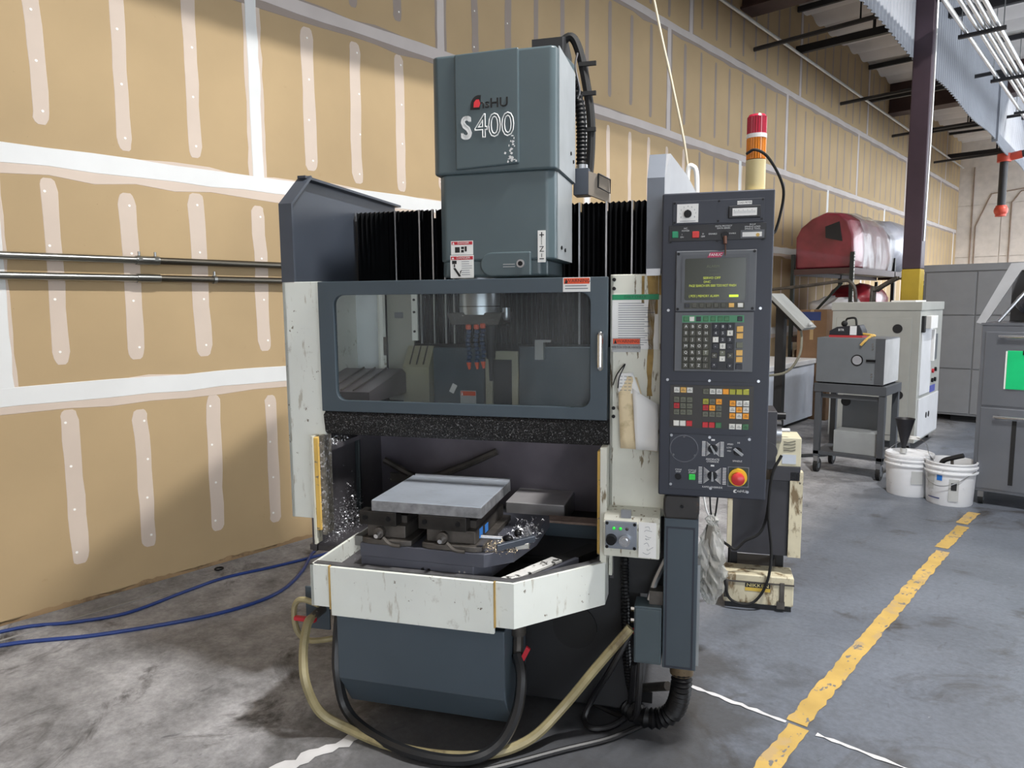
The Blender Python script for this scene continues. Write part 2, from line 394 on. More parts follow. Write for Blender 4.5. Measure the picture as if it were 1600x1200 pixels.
# corrugated draft curtain hanging from the roof
cu = MB(); n = 900; y0, y1 = -5.9, 24.0
top, bot = [], []
for i in range(n+1):
    y = y0+(y1-y0)*i/n; x = -2.35+.011*(1 if i % 4 in (1, 2) else -1)
    zb = 4.62+.03*math.sin(y*1.7)+(.0 if y < 16.2 else -.02); bot.append((x, y, zb)); top.append((x, y, 6.33))
k = n+1; cu.add(bot+top+[(p[0]+.004, p[1], p[2]) for p in bot]+[(p[0]+.004, p[1], p[2]) for p in top],
    [(i, i+1, k+i+1, k+i) for i in range(n)]+[(2*k+i, 2*k+i+1, 3*k+i+1, 3*k+i) for i in range(n)]+[(i, i+1, 2*k+i+1, 2*k+i) for i in range(n)])
curt = cu.build('trim_1', m_curt, kind='structure', label='grey corrugated metal draft curtain hanging under the roof')
BX(-2.40, -2.30, 16.2, 16.26, 4.6, 6.33).build('curtain_stiffener', m_curt, curt)

def lamp(i):
    x, y, z = LAMPS[i]
    t = empty('high_bay_lamp', (x, y, z), label=['white linear high bay lamp over the aisle beside the machine', 'white linear high bay lamp over the aisle behind the viewer', 'white linear high bay lamp over the aisle beside the column', 'white linear high bay lamp over the aisle near the end wall'][i], cat='lamp', group='high bay lamps over the aisle')
    BX(-.2, .2, -.65, .65, .03, .1).build('housing', mat('lamp_white', (230, 230, 228), .5), t, bevel=.01)
    BX(-.16, .16, -.6, .6, .0, .03).build('lens', mat('lamp_lens', (245, 245, 240), .4, emit=1.5), t)
    for s in (-1, 1): MB().cyl((0, s*.55, .1), (0, s*.55, .11), .004, n=6).build('suspension_cable', m_pipe, t)
for i in range(len(LAMPS)): lamp(i)

# column in front of the curtain
col = empty('steel_column', (-2.25, 10.15, 0), label='dark purple brown steel column with yellow painted foot', cat='column')
BX(-.105, .105, -.105, .105, 2.06, 6.3).build('shaft', m_col, col, bevel=.012)
BX(-.107, .107, -.107, .107, 0.02, 2.06).build('yellow_foot', m_yel, col, bevel=.012)
BX(-.2, .2, -.2, .2, 0, .02).build('base_plate', m_col, col)
MB().tube([(.115, -.06, 6.2), (.13, -.06, 4.2), (.115, -.06, 2.4)], .012, 6).build('conduit', m_cond, col)
# trapeze hangers with conduits
CX = [-1.92, -1.79, -1.72, -1.655, -1.585]
for j, y in enumerate((7.4, 9.0, 10.66, 13.1, 15.6, 18.1)):
    t = empty('trapeze_hanger', (0, y, 4.93), label='black strut trapeze hanger under the white conduits, number %s from the near end' % ['one', 'two', 'three', 'four', 'five', 'six'][j], cat='hanger', group='trapeze hangers under the conduits')
    BX(-2.0, -1.5, -.025, .025, -.03, .012).build('strut', m_steel_dk, t)
    for x in (-1.97, -1.53): MB().cyl((x, 0, -.03), (x, 0, 1.36), .007, n=6).build('threaded_rod', m_pipe, t)
for i, x in enumerate(CX):
    MB().cyl((x, 6.5, 4.97), (x, 24.9, 4.97), .027, n=10).build('ceiling_conduit', m_cond, smooth=True, cat='conduit', group='white conduits on the trapeze hangers',
        label=['leftmost white conduit beside the corrugated curtain', 'second white conduit from the corrugated curtain', 'third white conduit from the corrugated curtain', 'fourth white conduit from the corrugated curtain', 'rightmost white conduit on the trapeze hangers'][i])
MB().cyl((-4.32, 2, 5.49), (-4.32, 24.8, 5.49), .022, n=8).build('wall_pipe', m_cond, smooth=True, cat='pipe', label='thin silver pipe running high along the tan wall')
# sprinkler drop
t = empty('sprinkler_drop', (-2.42, 18, 3.5), label='black drop pipe with red fittings hanging near the end wall', cat='pipe')
MB().cyl((0, 0, .08), (0, 0, 1.0), .075, n=12).build('drop', m_steel_dk, t, smooth=True)
m_redfit = mat('red_fitting', (190, 70, 50), .45)
MB().sphere((0, 0, .0), .13).cyl((0, -.0, -.12), (0, 0, .1), .1).build('end_fitting', m_redfit, t, smooth=True)
MB().cyl((0, 0, .98), (0, 0, 1.14), .13).cyl((0, 0, 1.05), (.3, .0, 1.1), .08).build('top_fitting', m_redfit, t, smooth=True)
MB().cyl((.25, 0, 1.1), (2.4, 0, 1.25), .07).cyl((0, 0, 1.1), (0, 0, 2.8), .03).build('branch_pipe', m_steel_dk, t, smooth=True)
# two steel pipes along the near wall
for z, lab, dy in ((1.945, 'upper steel pipe clamped along the tan wall', 0), (1.842, 'lower steel pipe clamped along the tan wall', .5)):
    t = empty('air_pipe', (WX+.05, 0, z), label=lab, cat='pipe', group='steel pipes on the tan wall')
    MB().cyl((0, -.6, 0), (0, 1.72, 0), .021, n=12).build('bright_length', m_pipe, t, smooth=True)
    MB().cyl((0, 1.72, 0), (0, 6.5, 0), .021, n=12).build('dull_length', m_pipe_dk, t, smooth=True)
    MB().cyl((0, 1.66, 0), (0, 1.79, 0), .026, n=12).build('coupling', m_pipe, t, smooth=True)
    for y in ((1.68, 1.77) if dy == 0 else (2.12,)): MB().cyl((0, y-.01, 0), (0, y+.01, 0), .027).cyl((0, y, .02), (0, y, .05), .007).build('clamp', m_pipe, t)
    for y in (3.1, 5.2): BX(-.044, 0, y, y+.03, -.03, .03).build('wall_bracket', m_pipe, t)
# ---------------------------------------------------------------- machining center (local axes: x along its front, y into its depth)
MO = (-1.668, 1.817, 0); MA = math.radians(26.6055)
g_head = mat('head_grey_green', (80, 94, 99), .34, var=.05, vscale=2.5, spots=[(60, .76, (150, 158, 158), .02)])
g_head_side = mat('head_side_grey', (150, 155, 158), .42, var=.05, spots=[(70, .74, (200, 200, 200), .02)])  # reflected light on the head's side is put into this paler colour
g_door = mat('door_blue_grey', (68, 80, 89), .42, var=.05, vscale=3, spots=[(55, .76, (150, 155, 155), .02)])
g_cab = mat('cabinet_blue_grey', (68, 79, 88), .42, var=.06, vscale=2.5)
g_plate = mat('plate_dark_slate', (62, 68, 78), .38, var=.06, vscale=3, spots=[(60, .74, (170, 175, 180), .02)])
w_pan = mat('panel_off_white', (226, 230, 224), .5, var=.04, vscale=3, spots=[(28, .665, (126, 120, 106), .03), (8, .62, (182, 181, 170), .1), (16, .60, (190, 188, 176), .08, (2.5, 2.5, .5))])
w_dirty = mat('panel_dirty_white', (212, 212, 200), .55, var=.08, vscale=4, spots=[(18, .60, (120, 108, 84), .06, (3, 3, .6))])
k_base = mat('base_black', (26, 27, 30), .6, var=.15)
k_in = mat('bay_interior_dark', (82, 80, 84), .42, metal=.2, var=.2, vscale=5, spots=[(40, .70, (150, 150, 150), .03)])
k_bel = mat('bellows_black', (9, 10, 13), .5, var=.1, spots=[(60, .76, (80, 85, 90), .02)], spec=.3)
k_rub = mat('rubber_black', (18, 18, 19), .7, var=.15)
s_steel = mat('brushed_steel', (176, 178, 182), .32, metal=1, var=.08, vscale=9)
s_plate = mat('ground_plate', (188, 197, 210), .32, metal=.45, var=.10, vscale=3, spots=[(12, .58, (140, 146, 154), .2, (1, 5, 1))])
s_edge = mat('sawn_plate_edge', (142, 143, 146), .5, metal=.35, var=.2, vscale=30)
s_chrome = mat('chrome', (222, 222, 222), .15, metal=1, var=.02)
s_dark = mat('dark_cast_steel', (84, 80, 76), .45, metal=.45, var=.25, vscale=14, spots=[(50, .68, (170, 168, 164), .03)])
s_table = mat('table_slate', (84, 86, 96), .40, metal=.25, var=.06, vscale=5)
y_guard = mat('guard_yellow', (214, 176, 92), .6, var=.12, spots=[(40, .60, (120, 112, 100), .04)])
y_seal = mat('sealant_brown', (176, 146, 86), .6, var=.2)
k_bolt = mat('bolt_black', (28, 28, 30), .4, metal=.6)
p_white = mat('label_white', (232, 232, 230), .6, var=.02)
p_silver = mat('label_silver', (176, 178, 178), .45, var=.03)
p_red = mat('label_red', (186, 38, 52), .5, var=.03)
p_orange = mat('label_orange', (226, 84, 44), .5, var=.03)
p_green = mat('label_green', (18, 140, 92), .5, var=.03)
p_black = mat('print_black', (20, 20, 22), .5)
p_grey = mat('print_grey', (120, 124, 132), .5)
p_wht = mat('print_white', (228, 230, 230), .5)
m_chip = mat('metal_chip', (196, 198, 202), .35, metal=.9, var=.2, vscale=60)

mc = empty('machining_center', MO, MA, label='grey and white vertical machining center with windowed door and open lower bay', cat='machine')
def bolt(mb, x, y, z, r=.008): mb.cyl((x, y, z), (x, y-.006, z), r, n=8)
def bolts(name, pts, parent, r=.008, m=None):
    for p in pts:
        mb = MB(); bolt(mb, *p, r); mb.build(name, m or k_bolt, parent)
def lines(mb, x0, x1, y, zs, rnd_, t=.0022, cut=.3):
    for z in zs: mb.box(x0, x1-(x1-x0)*rnd_.uniform(0, cut), y-.0004, y, z-t/2, z+t/2)

# base
MB().prism([(0, .49), (0, .225), (.095, .08), (.32, .08), (.32, .49)], 'x', -.68, 0).build('coolant_tank_cover', g_cab, mc, bevel=.006)
BX(-.77, .46, .34, 1.5, .05, .66).build('base_casting', k_base, mc, bevel=.01)
for x in (-.6, -.1, .35): MB().cyl((x, .5, 0), (x, .5, .05), .05).build('levelling_foot', k_base, mc)
MB().cyl((.2, .339, .38), (.2, .33, .38), .09, n=20).build('access_hole', k_rub, mc)
BX(-.9, -.79, .14, .15, .34, .52).build('valve_bracket', g_cab, mc, bevel=.003)
v = MB().cyl((-.82, .14, .43), (-.82, .05, .43), .018).build('drain_valve', s_dark, mc, smooth=True)
BX(-.895, -.80, .04, .06, .415, .432).build('valve_lever', p_red, v, bevel=.003)
v = MB().tube([(.02, .12, .50), (.02, .12, .40), (.02, .11, .32)], .02, 8).cyl((.02, .12, .47), (.02, .12, .43), .03).build('side_valve', s_dark, mc, smooth=True)
MB().prism([(.03, .335), (.045, .33), (.075, .39), (.06, .40)], 'y', .085, .095).build('valve_lever', p_red, v)
# chip tray: three white panels with stained seams, rim and floor
BX(-.754, -.673, -.05, -.038, .535, .697).box(-.754, -.742, -.05, .34, .535, .697).build('tray_panel', w_pan, mc)
BX(-.668, -.022, -.056, -.042, .505, .697).build('tray_panel', w_pan, mc, bevel=.003)
MB().prism([(-.017, -.05), (.05, -.05), (.334, .235), (.334, .62), (.322, .62), (.322, .24), (.045, -.038), (-.017, -.038)], 'z', .53, .697).build('tray_panel', w_pan, mc)
for x in (-.6705, -.0195): BX(x-.003, x+.003, -.058, -.045, .53 if x > -.5 else .53, .70).build('sealant_seam', y_seal, mc)
MB().prism([(-.742, -.04), (.045, -.04), (.322, .24), (.322, .62), (.30, .62), (.30, .25), (.035, -.015), (-.742, -.015)], 'z', .694, .702).build('tray_rim', mat('tray_rim_grey', (96, 96, 98), .5, metal=.3, var=.2, vscale=20), mc)
MB().prism([(-.745, -.04), (.045, -.04), (.325, .24), (.325, 1.0), (-.99, 1.0), (-.99, .34), (-.745, .34)], 'z', .60, .625).build('tray_floor', k_in, mc)
# front panels
w_l = BX(-1.05, -.868, .305, .325, .757, 1.776).box(-1.05, -1.03, .305, 1.0, .757, 1.776).build('front_panel', w_pan, mc, bevel=.003)
w_r = BX(.338, .62, .305, .325, .87, 1.782).box(.338, .352, .305, .5, .62, 1.782).build('front_panel', w_dirty, mc, bevel=.003)
BX(.355, .62, .33, 1.3, .55, 1.76).build('side_cabinet', k_base, mc)
bolts('bolt', [(.352, .305, 1.763), (.352, .305, 1.730), (.353, .305, 1.281), (.353, .305, 1.249)], w_r, .007)
stn = mat('rust_run', (150, 122, 64), .6, var=.25, vscale=20)
mb = MB(); rs = random.Random(5); z = 1.78; x = .486; Lp, Rp = [], []
while z > 1.30:
    w = .012+rs.uniform(0, .004)-(1.78-z)*.012; x += rs.uniform(-.002, .002); Lp.append((x-w, .3035, z)); Rp.append((x+w, .3035, z)); z -= .03
k = len(Lp); mb.add(Lp+Rp, [(i, i+1, k+i+1, k+i) for i in range(k-1)])
for dx, l in ((-.028, .10), (.022, .14), (.034, .07)): mb.box(.486+dx-.005, .486+dx+.005, .3035, .304, 1.775-l, 1.775)
mb.build('rust_stain', stn, w_r)
# lower bay jambs, guards, walls
BX(-.906, -.883, .262, .30, .72, 1.124).build('edge_guard', y_guard, mc, bevel=.004)
BX(-.883, -.866, .27, .34, .70, 1.13).build('guard_backing', mat('jamb_chipped', (120, 116, 108), .6, metal=.3, var=.3, vscale=40, spots=[(60, .56, (200, 200, 204), .04)]), mc)
BX(-.915, -.906, .255, .305, .66, 1.13).build('jamb_flange', w_dirty, mc)
BX(.298, .312, .262, .30, .715, 1.12).build('edge_guard', y_guard, mc, bevel=.003)
BX(.312, .338, .235, .31, .69, 1.14).build('jamb_flange', w_dirty, mc, bevel=.003)
BX(-.97, -.95, .33, 1.0, .60, 1.25).build('bay_side_wall', k_in, mc)
BX(.34, .355, .33, 1.05, .60, 1.25).build('bay_side_wall', k_in, mc)
BX(-.97, .36, 1.0, 1.02, .60, 1.30).build('bay_back_wall', mat('bay_back_steel', (98, 94, 102), .32, metal=.3, var=.3, vscale=2.2, spots=[(40, .72, (190, 190, 195), .02)]), mc)
BX(-.945, -.922, .70, .72, .66, 1.07).box(-.945, -.55, .70, .72, 1.055, 1.075).build('bay_frame', mat('frame_green_black', (40, 48, 50), .5), mc, bevel=.004)
BX(-.95, -.86, .34, .72, 1.055, 1.075).build('bay_ledge', k_in, mc)
MB().prism([(-.90, .99), (-.62, .99), (-.50, .80), (-.45, .80), (-.59, 1.0), (-.9, 1.0)], 'z', .75, .80).build('bay_sloped_guard', s_dark, mc)
MB().tube([(-.90, .93, .88), (-.70, .93, .80), (-.5, .93, .86), (-.3, .95, .95)], .018, 8).build('coolant_pipe', s_dark, mc, smooth=True)
BX(.02, .335, .60, .63, .60, .725).build('way_cover', g_door, mc, bevel=.003)
BX(.02, .335, .58, .66, .725, .735).build('way_cover_lip', mat('lip_worn', (150, 130, 118), .5, metal=.4, var=.2, vscale=20), mc)
BX(-.2, .08, .74, 1.0, .66, .76).build('machined_pad', mat('pad_steel', (160, 158, 160), .3, metal=.3, var=.15, vscale=6), mc, bevel=.006)
# chip chute in the tray's right corner
ch = MB().prism([(-.01, .02), (.05, -.0), (.30, .42), (.24, .46)], 'z', .63, .690).build('chip_chute', k_rub, mc)
MB().prism([(-.012, -.01), (.036, -.02), (.17, .22), (.125, .245)], 'z', .690, .698).build('peeled_white_face', mat('peeled_white', (216, 216, 214), .5, var=.05, spots=[(24, .56, (60, 60, 58), .03)]), ch)
MB().prism([(.075, .0), (.085, .0), (.23, .25), (.215, .26)], 'z', .63, .70).build('chute_lip', s_table, ch)

# door with window
dr = MB().frame((-.866, .332, 1.236, 1.774), (-.795, .267, 1.283, 1.718), .04, .275, .300).build('door', g_door, mc, bevel=.003)
BX(-.80, .272, .287, .291, 1.278, 1.723).build('window_pane', glassmat('door_pane_haze', (196, 200, 204), .055, .12), dr)
hd = MB().tube([(.309, .275, 1.565), (.309, .245, 1.560), (.309, .24, 1.55), (.309, .24, 1.45), (.309, .245, 1.44), (.309, .275, 1.435)], .0115, 10).build('door_handle', s_chrome, dr, smooth=True)
bs = MB().prism([(.295, 1.236), (.275, 1.22), (.285, 1.15), (.30, 1.135), (.315, 1.135), (.315, 1.236)], 'x', -.86, .335).build('brush_seal', mat('brush_black', (17, 17, 18), .75, var=.2, vscale=90, bump=.8, bscale=140, spots=[(170, .585, (128, 128, 130), .05)]), mc)
# side plates of the enclosure
MB().prism([(.31, 1.776), (.31, 2.098), (.475, 2.236), (1.45, 2.236), (1.45, 1.5), (.34, 1.5)], 'x', -1.05, -1.038).build('side_plate', g_plate, mc)
MB().prism([(.305, 1.776), (.305, 2.10), (.475, 2.24), (.483, 2.232), (.318, 2.096), (.318, 1.776)], 'x', -1.05, -.99).build('side_plate_flange', mat('flange_slate', (72, 78, 88), .4), mc)
BX(-1.038, -1.0, .44, 1.45, 2.225, 2.236).build('side_plate_top', g_plate, mc)
MB().prism([(.305, 1.782), (.305, 2.125), (.40, 2.225), (.408, 2.218), (.318, 2.12), (.318, 1.782)], 'x', .468, .53).build('side_plate_flange', mat('flange_slate_light', (112, 118, 128), .4), mc)
MB().loft([[(.522, .31, 1.76), (.530, .31, 1.76), (.530, .31, 2.125), (.522, .31, 2.125)], [(.530, .40, 1.76), (.545, .40, 1.76), (.545, .40, 2.225), (.530, .40, 2.225)], [(.592, .52, 1.76), (.602, .52, 1.76), (.602, .52, 2.165), (.592, .52, 2.165)], [(.655, .68, 1.76), (.668, .68, 1.76), (.668, .68, 2.06), (.655, .68, 2.06)]]).build('side_plate', mat('side_plate_pale', (150, 152, 156), .45), mc)
BX(.47, .52, .29, .305, 1.775, 1.80).build('plate_bracket', s_steel, mc)

# bellows with steel stiffeners
def bellows(u0, u1):
    n = int(round((u1-u0)/.0125)); F = []
    for i in range(n+1):
        F.append((u0+(u1-u0)*i/n, .935 if i % 2 else .962, i % 2))
    vs, fs = [], []
    for x, y, q in F: vs += [(x, y, 1.485), (x, y, 2.128+(.0 if q else .012))]
    for i in range(n): fs.append((2*i, 2*i+2, 2*i+3, 2*i+1))
    k = len(vs); vs += [(x, y+.012, z) for x, y, z in vs]
    fs += [(k+a, k+b, k+c, k+d) for a, b, c, d in fs]+[(2*i+1, 2*i+3, k+2*i+3, k+2*i+1) for i in range(n)]
    MB().add(vs, fs).build('bellows', k_bel, mc)
ED = [-1.03, -.80, -.673, -.605, -.545, -.501, -.36, -.2, -.05, .115, .239, .355, .47, .62]
for a, b in zip(ED[:-1], ED[1:]): bellows(a+.002, b-.002)
for x in ED[1:-1]:
    if not -.45 < x < .1: BX(x-.0035, x+.0035, .918, .935, 1.485, 2.135).build('bellows_stiffener', s_steel, mc)
BX(-1.03, .62, .985, 1.0, 1.15, 2.10).build('bellows_backing', k_base, mc)
BX(-.6, .25, 1.02, 1.6, .6, 2.05).build('machine_column', k_base, mc)

# spindle head
def hull(name, m, u0, u1, v0, v1, z0, z1, cl, cr, zt=None, parent=mc, bevel=.012):
    pr = [(u0, v1), (u0, v0+cl), (u0+cl, v0), (u1-cr, v0), (u1, v0+cr), (u1, v1)]
    zt = zt or z1
    top = [(x, y, z1+(zt-z1)*(y-v0)/(v1-v0)) for x, y in pr]
    return MB().loft([[(x, y, z0) for x, y in pr], top]).build(name, m, parent, bevel=bevel, seg=3)
upper = hull('head_upper_cover', g_head, -.432, .094, .495, .92, 2.213, 2.688, .02, .018, 2.745)
MB().prism([(-.328, 2.228), (-.056, 2.24), (-.056, 2.69), (-.328, 2.685)], 'y', .484, .50).build('raised_panel', g_head, upper, bevel=.008, seg=3)
BX(.092, .0965, .55, .915, 2.22, 2.70).build('side_cover', g_head_side, upper)
lower = hull('head_lower_cover', g_head, -.416, .086, .505, .88, 1.855, 2.216, .03, .03)
hull('head_chin', g_head, -.412, .05, .51, .86, 1.79, 1.86, .03, .03, parent=lower)
BX(.083, .089, .55, .875, 1.86, 2.21).build('side_cover', g_head_side, lower)
mb = MB(); pts = []
for k in range(9): a = math.radians(90+180*k/8); pts.append((-.18+.05*math.cos(a), 1.84+.05*math.sin(a)))
pts += [(-.012, 1.79), (-.012, 1.89)]
mb.prism(pts, 'y', .492, .51).build('boss_panel', g_head, lower, bevel=.007, seg=3)
MB().cyl((-.055, .496, 1.841), (-.055, .486, 1.841), .017, n=18).build('boss_ring', s_steel, lower, smooth=True)
MB().cyl((-.055, .488, 1.841), (-.055, .483, 1.841), .010, n=12).build('boss_screw', k_bolt, lower)
BX(-.13, -.08, .4905, .492, 1.838, 1.8405).box(-.13, -.08, .4905, .492, 1.828, 1.8305).build('boss_slot', p_silver, lower)
for p in ((.097, .80, 2.33), (.097, .86, 2.305), (.09, .62, 1.91), (.09, .70, 1.905)): MB().cyl(p, (p[0]+.004, p[1], p[2]), .008, n=8).build('cover_screw', k_bolt, upper if p[2] > 2 else lower)
wear = MB(); rs = random.Random(9)
for i in range(26):
    x, z = -.088+rs.gauss(0, .011), 2.30+rs.uniform(-.055, .05); a, b = rs.uniform(.002, .007), rs.uniform(.002, .008)
    wear.poly([(x-a, .4825, z-b*.4), (x+a*.3, .4825, z-b), (x+a, .4825, z+b*.2), (x-a*.2, .4825, z+b)])
wear.build('paint_chips', p_wht, upper, kind='stuff')
# lettering on the head: emblem, name and S400
E = MB(); pts = []
for k in range(7): a = math.radians(95+85*k/6); pts.append((-.222+.034*math.cos(a)*1.05, 2.478+.040*math.sin(a)))
outer = [(-.214, 2.517)]+pts+[(-.259, 2.462), (-.219, 2.462)]
inner = [(-.217, 2.470), (-.247, 2.470), (-.247, 2.482)]+[(-.225+.024*math.cos(math.radians(170-80*k/5)), 2.482+.027*math.sin(math.radians(170-80*k/5))) for k in range(6)]
E.prism(outer+inner[::-1] if False else outer, 'y', .4815, .484)
E.build('emblem', p_black, upper)
MB().prism([(-.245, 2.470), (-.222, 2.470), (-.216, 2.484), (-.222, 2.500), (-.234, 2.500), (-.243, 2.49)], 'y', .480, .4816).build('emblem_red', mat('emblem_red', (216, 52, 62), .5), upper)
MB().text('nsHU', (-.163, .4825, 2.481), .052, sx=1.05).text('nsHU', (-.1622, .4826, 2.4812), .052, sx=1.05, outline=.018).build('name_lettering', p_black, upper)
sb = MB()
for dx, dz in ((0, 0), (.004, 0), (-.004, 0), (.003, .003), (-.003, .003), (.003, -.003), (-.003, -.003)): sb.text('S', (-.278+dx, .4825-abs(dx)*.02-dz*.03, 2.388+dz), .125, sx=.82)
sb.build('model_letter', p_wht, upper)
MB().text('400', (-.158, .4825, 2.391), .130, sx=.86, outline=.020).build('model_number', p_wht, upper)
# safety labels
def danger(x0, x1, z0, z1, y, parent, band, base, word, pict=True, bandh=.28, tri=True, name='safety_label', wordmat=None):
    st = BX(x0, x1, y, y+.001, z0, z1).build(name, base, parent)
    w, h = x1-x0, z1-z0; zb = z1-h*bandh
    BX(x0+w*.03, x1-w*.03, y-.0005, y, zb, z1-h*.05).build('label_band', band, st)
    mb = MB()
    if tri: mb.prism([(x0+w*.06, zb+h*.03), (x0+w*.17, zb+h*.03), (x0+w*.115, z1-h*.07)], 'y', y-.001, y-.0006)
    if word: mb.text(word, ((x0+x1)/2+w*.06, y-.0008, (zb+z1)/2-h*.02), h*bandh*.72, sx=1.1)
    if mb.v: mb.build('label_word', wordmat or (p_wht if base is p_silver or pict else p_black), st)
    return st
a = danger(-.361, -.263, 1.884, 1.941, .503, lower, p_red, p_white, 'DANGER')
mb = BX(-.343, -.322, .5022, .503, 1.893, 1.916).box(-.316, -.304, .5022, .503, 1.893, 1.904).box(-.316, -.303, .5022, .503, 1.907, 1.917).box(-.300, -.291, .5022, .503, 1.897, 1.918)
mb.build('pictogram', p_black, a)
a = danger(-.365, -.261, 1.787, 1.882, .503, lower, p_red, p_white, 'DANGER', bandh=.2)
mb = BX(-.357, -.337, .5022, .503, 1.846, 1.86).box(-.349, -.344, .5022, .503, 1.832, 1.845).prism([(-.352, 1.828), (-.343, 1.83), (-.318, 1.795), (-.328, 1.793)], 'y', .5022, .503).prism([(-.322, 1.815), (-.314, 1.822), (-.322, 1.80)], 'y', .5022, .503)
mb.build('pictogram', p_black, a)
mb = MB(); lines(mb, -.315, -.268, .503, [1.855-.009*i for i in range(7)], random.Random(2)); mb.build('print_lines', p_grey, a)
a = BX(.015, .048, .502, .5035, 1.845, 1.973).build('axis_label', p_white, lower)
mb = BX(.022, .041, .5012, .502, 1.953, 1.957).box(.0295, .0335, .5012, .502, 1.945, 1.966).text('Z', (.0315, .5015, 1.897), .032).box(.022, .041, .5012, .502, 1.857, 1.861).box(.030, .0325, .5012, .502, 1.866, 1.880)
for i in range(4): mb.prism([(.0295, 1.917+i*.007), (.0335, 1.919+i*.007), (.0305, 1.922+i*.007)], 'y', .5012, .502)
mb.build('axis_print', p_black, a)
a = danger(.164, .267, 1.720, 1.773, .2735, dr, p_orange, p_white, 'WARNING', pict=False, bandh=.45, name='warning_label')
mb = MB(); lines(mb, .172, .262, .2735, [1.742, 1.732], random.Random(4), .0035, .4); mb.build('print_lines', p_grey, a)
a = BX(.345, .516, .3035, .305, 1.505, 1.709).build('instruction_label', p_white, w_r)
BX(.345, .516, .303, .3035, 1.688, 1.708).build('label_band', p_green, a)
MB().text('DAILY CHECK', (.43, .3028, 1.698), .013).build('label_word', mat('print_green', (10, 84, 56), .5), a)
mb = MB(); lines(mb, .368, .50, .3035, [1.675-.0085*i for i in range(19)], random.Random(6), .0022, .35); mb.build('print_lines', p_grey, a)
a = danger(.346, .451, 1.494, 1.546, .3035, w_r, p_orange, p_silver, 'WARNING', pict=False, bandh=.42, name='warning_label', wordmat=p_black)
MB().text('WATCH YOUR HANDS', (.398, .303, 1.512), .0105).build('print_lines', p_black, a)
# operator box on the right panel
ob = MB().prism([(.205, .735), (.192, .87), (.215, .892), (.305, .905), (.305, .735)], 'x', .331, .537).build('operator_box', w_dirty, mc, bevel=.004)
BX(.340, .455, .185, .1965, .772, .876).build('switch_plate', mat('plate_alu', (140, 146, 156), .4, metal=.5), ob, bevel=.002)
for x in (.347, .448):
    for z in (.779, .869): MB().cyl((x, .186, z), (x, .180, z), .006, n=8).build('plate_screw', k_bolt, ob)
MB().cyl((.363, .186, .808), (.363, .165, .808), .021, .018, n=16).build('push_button', k_bolt, ob, smooth=True)
k2 = MB().cyl((.413, .186, .808), (.413, .168, .808), .021, n=18).build('selector_ring', s_chrome, ob, smooth=True)
MB().cyl((.413, .169, .808), (.413, .160, .808), .012, n=14).build('key_barrel', s_steel, ob, smooth=True)
for x, m_ in ((.372, mat('led_green', (40, 200, 60), .3, emit=.6)), (.396, MATS.get('led_green')), (.42, mat('led_off', (60, 50, 50), .3))): MB().sphere((x, .184, .85), .006).build('indicator_lamp', m_, ob, smooth=True)
pn = BX(.462, .526, .1905, .1945, .745, .878).build('paper_note', p_white, ob)
mb = MB(); rs = random.Random(12)
for i in range(7): z = .86-i*.016; mb.tube([(.475+rs.uniform(0, .02), .1902, z), (.485+rs.uniform(0, .02), .1902, z+rs.uniform(-.008, .008)), (.50+rs.uniform(0, .015), .1902, z+rs.uniform(-.008, .008))], .0008, 4)
mb.build('handwriting', p_grey, pn)
BX(.395, .432, .205, .22, .885, .915).build('tag_plate', s_steel, ob)

# inside the window: white liners, post, covers, apron, spindle
w_in = mat('liner_white', (232, 232, 224), .5, var=.06, vscale=5, spots=[(14, .62, (150, 140, 118), .1)])
BX(-1.03, -1.02, .33, .92, 1.25, 1.76).build('liner_panel', w_in, mc)
BX(-1.02, -.892, .905, .915, 1.20, 1.77).build('liner_panel', mat('liner_pale', (232, 236, 238), .45, var=.04), mc)
BX(-.892, -.84, .93, .94, 1.2, 1.77).build('liner_gap', k_base, mc)
BX(-1.02, -.985, .60, .625, 1.26, 1.76).build('liner_rib', w_in, mc)
MB().tube([(-.86, .86, 1.76), (-.86, .86, 1.40), (-.85, .84, 1.36), (-.79, .80, 1.33)], .02, 8, False).build('corner_post', w_in, mc, smooth=True)
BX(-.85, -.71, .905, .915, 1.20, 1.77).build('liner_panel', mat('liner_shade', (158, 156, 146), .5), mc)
st = BX(-.715, -.685, .895, .91, 1.50, 1.74).build('mount_strip', w_in, mc)
bolts('bolt', [(-.70, .895, 1.70), (-.70, .895, 1.64), (-.70, .895, 1.545)], st, .006)
BX(-.842, -.825, .835, .842, 1.43, 1.52).build('warning_plate', s_dark, mc)
BX(-.81, -.765, .902, .905, 1.61, 1.64).build('name_plate', mat('plate_grey', (110, 112, 114), .5), mc)
MB().prism([(.42, 1.25), (.42, 1.30), (.78, 1.37), (.9, 1.30), (.9, 1.25)], 'x', -1.02, -.72).build('chip_guard', mat('guard_brown_steel', (110, 100, 104), .35, metal=.7, var=.2, vscale=5), mc)
for x in (-.92, -.86, -.80): MB().prism([(.43, 1.303), (.43, 1.31), (.775, 1.378), (.775, 1.37)], 'x', x-.003, x+.003).build('guard_rib', s_dark, mc)
MB().prism([(.82, 1.375), (.895, 1.475), (.895, 1.20), (.82, 1.20)], 'x', -.735, -.60).build('way_wiper', mat('wiper_olive', (150, 146, 122), .5, var=.08), mc)
for x in (-.70, -.665, -.63): MB().prism([(.825, 1.388), (.89, 1.476), (.885, 1.48), (.82, 1.392)], 'x', x-.002, x+.002).build('wiper_ridge', s_dark, mc)
BX(-.592, -.335, .86, .88, 1.10, 1.468).build('apron_plate', g_door, mc, bevel=.003)
BX(-.16, .335, .86, .88, 1.10, 1.475).build('apron_plate', g_door, mc, bevel=.003)
BX(-.335, -.160, .90, .92, 1.10, 1.45).build('apron_recess', k_base, mc)
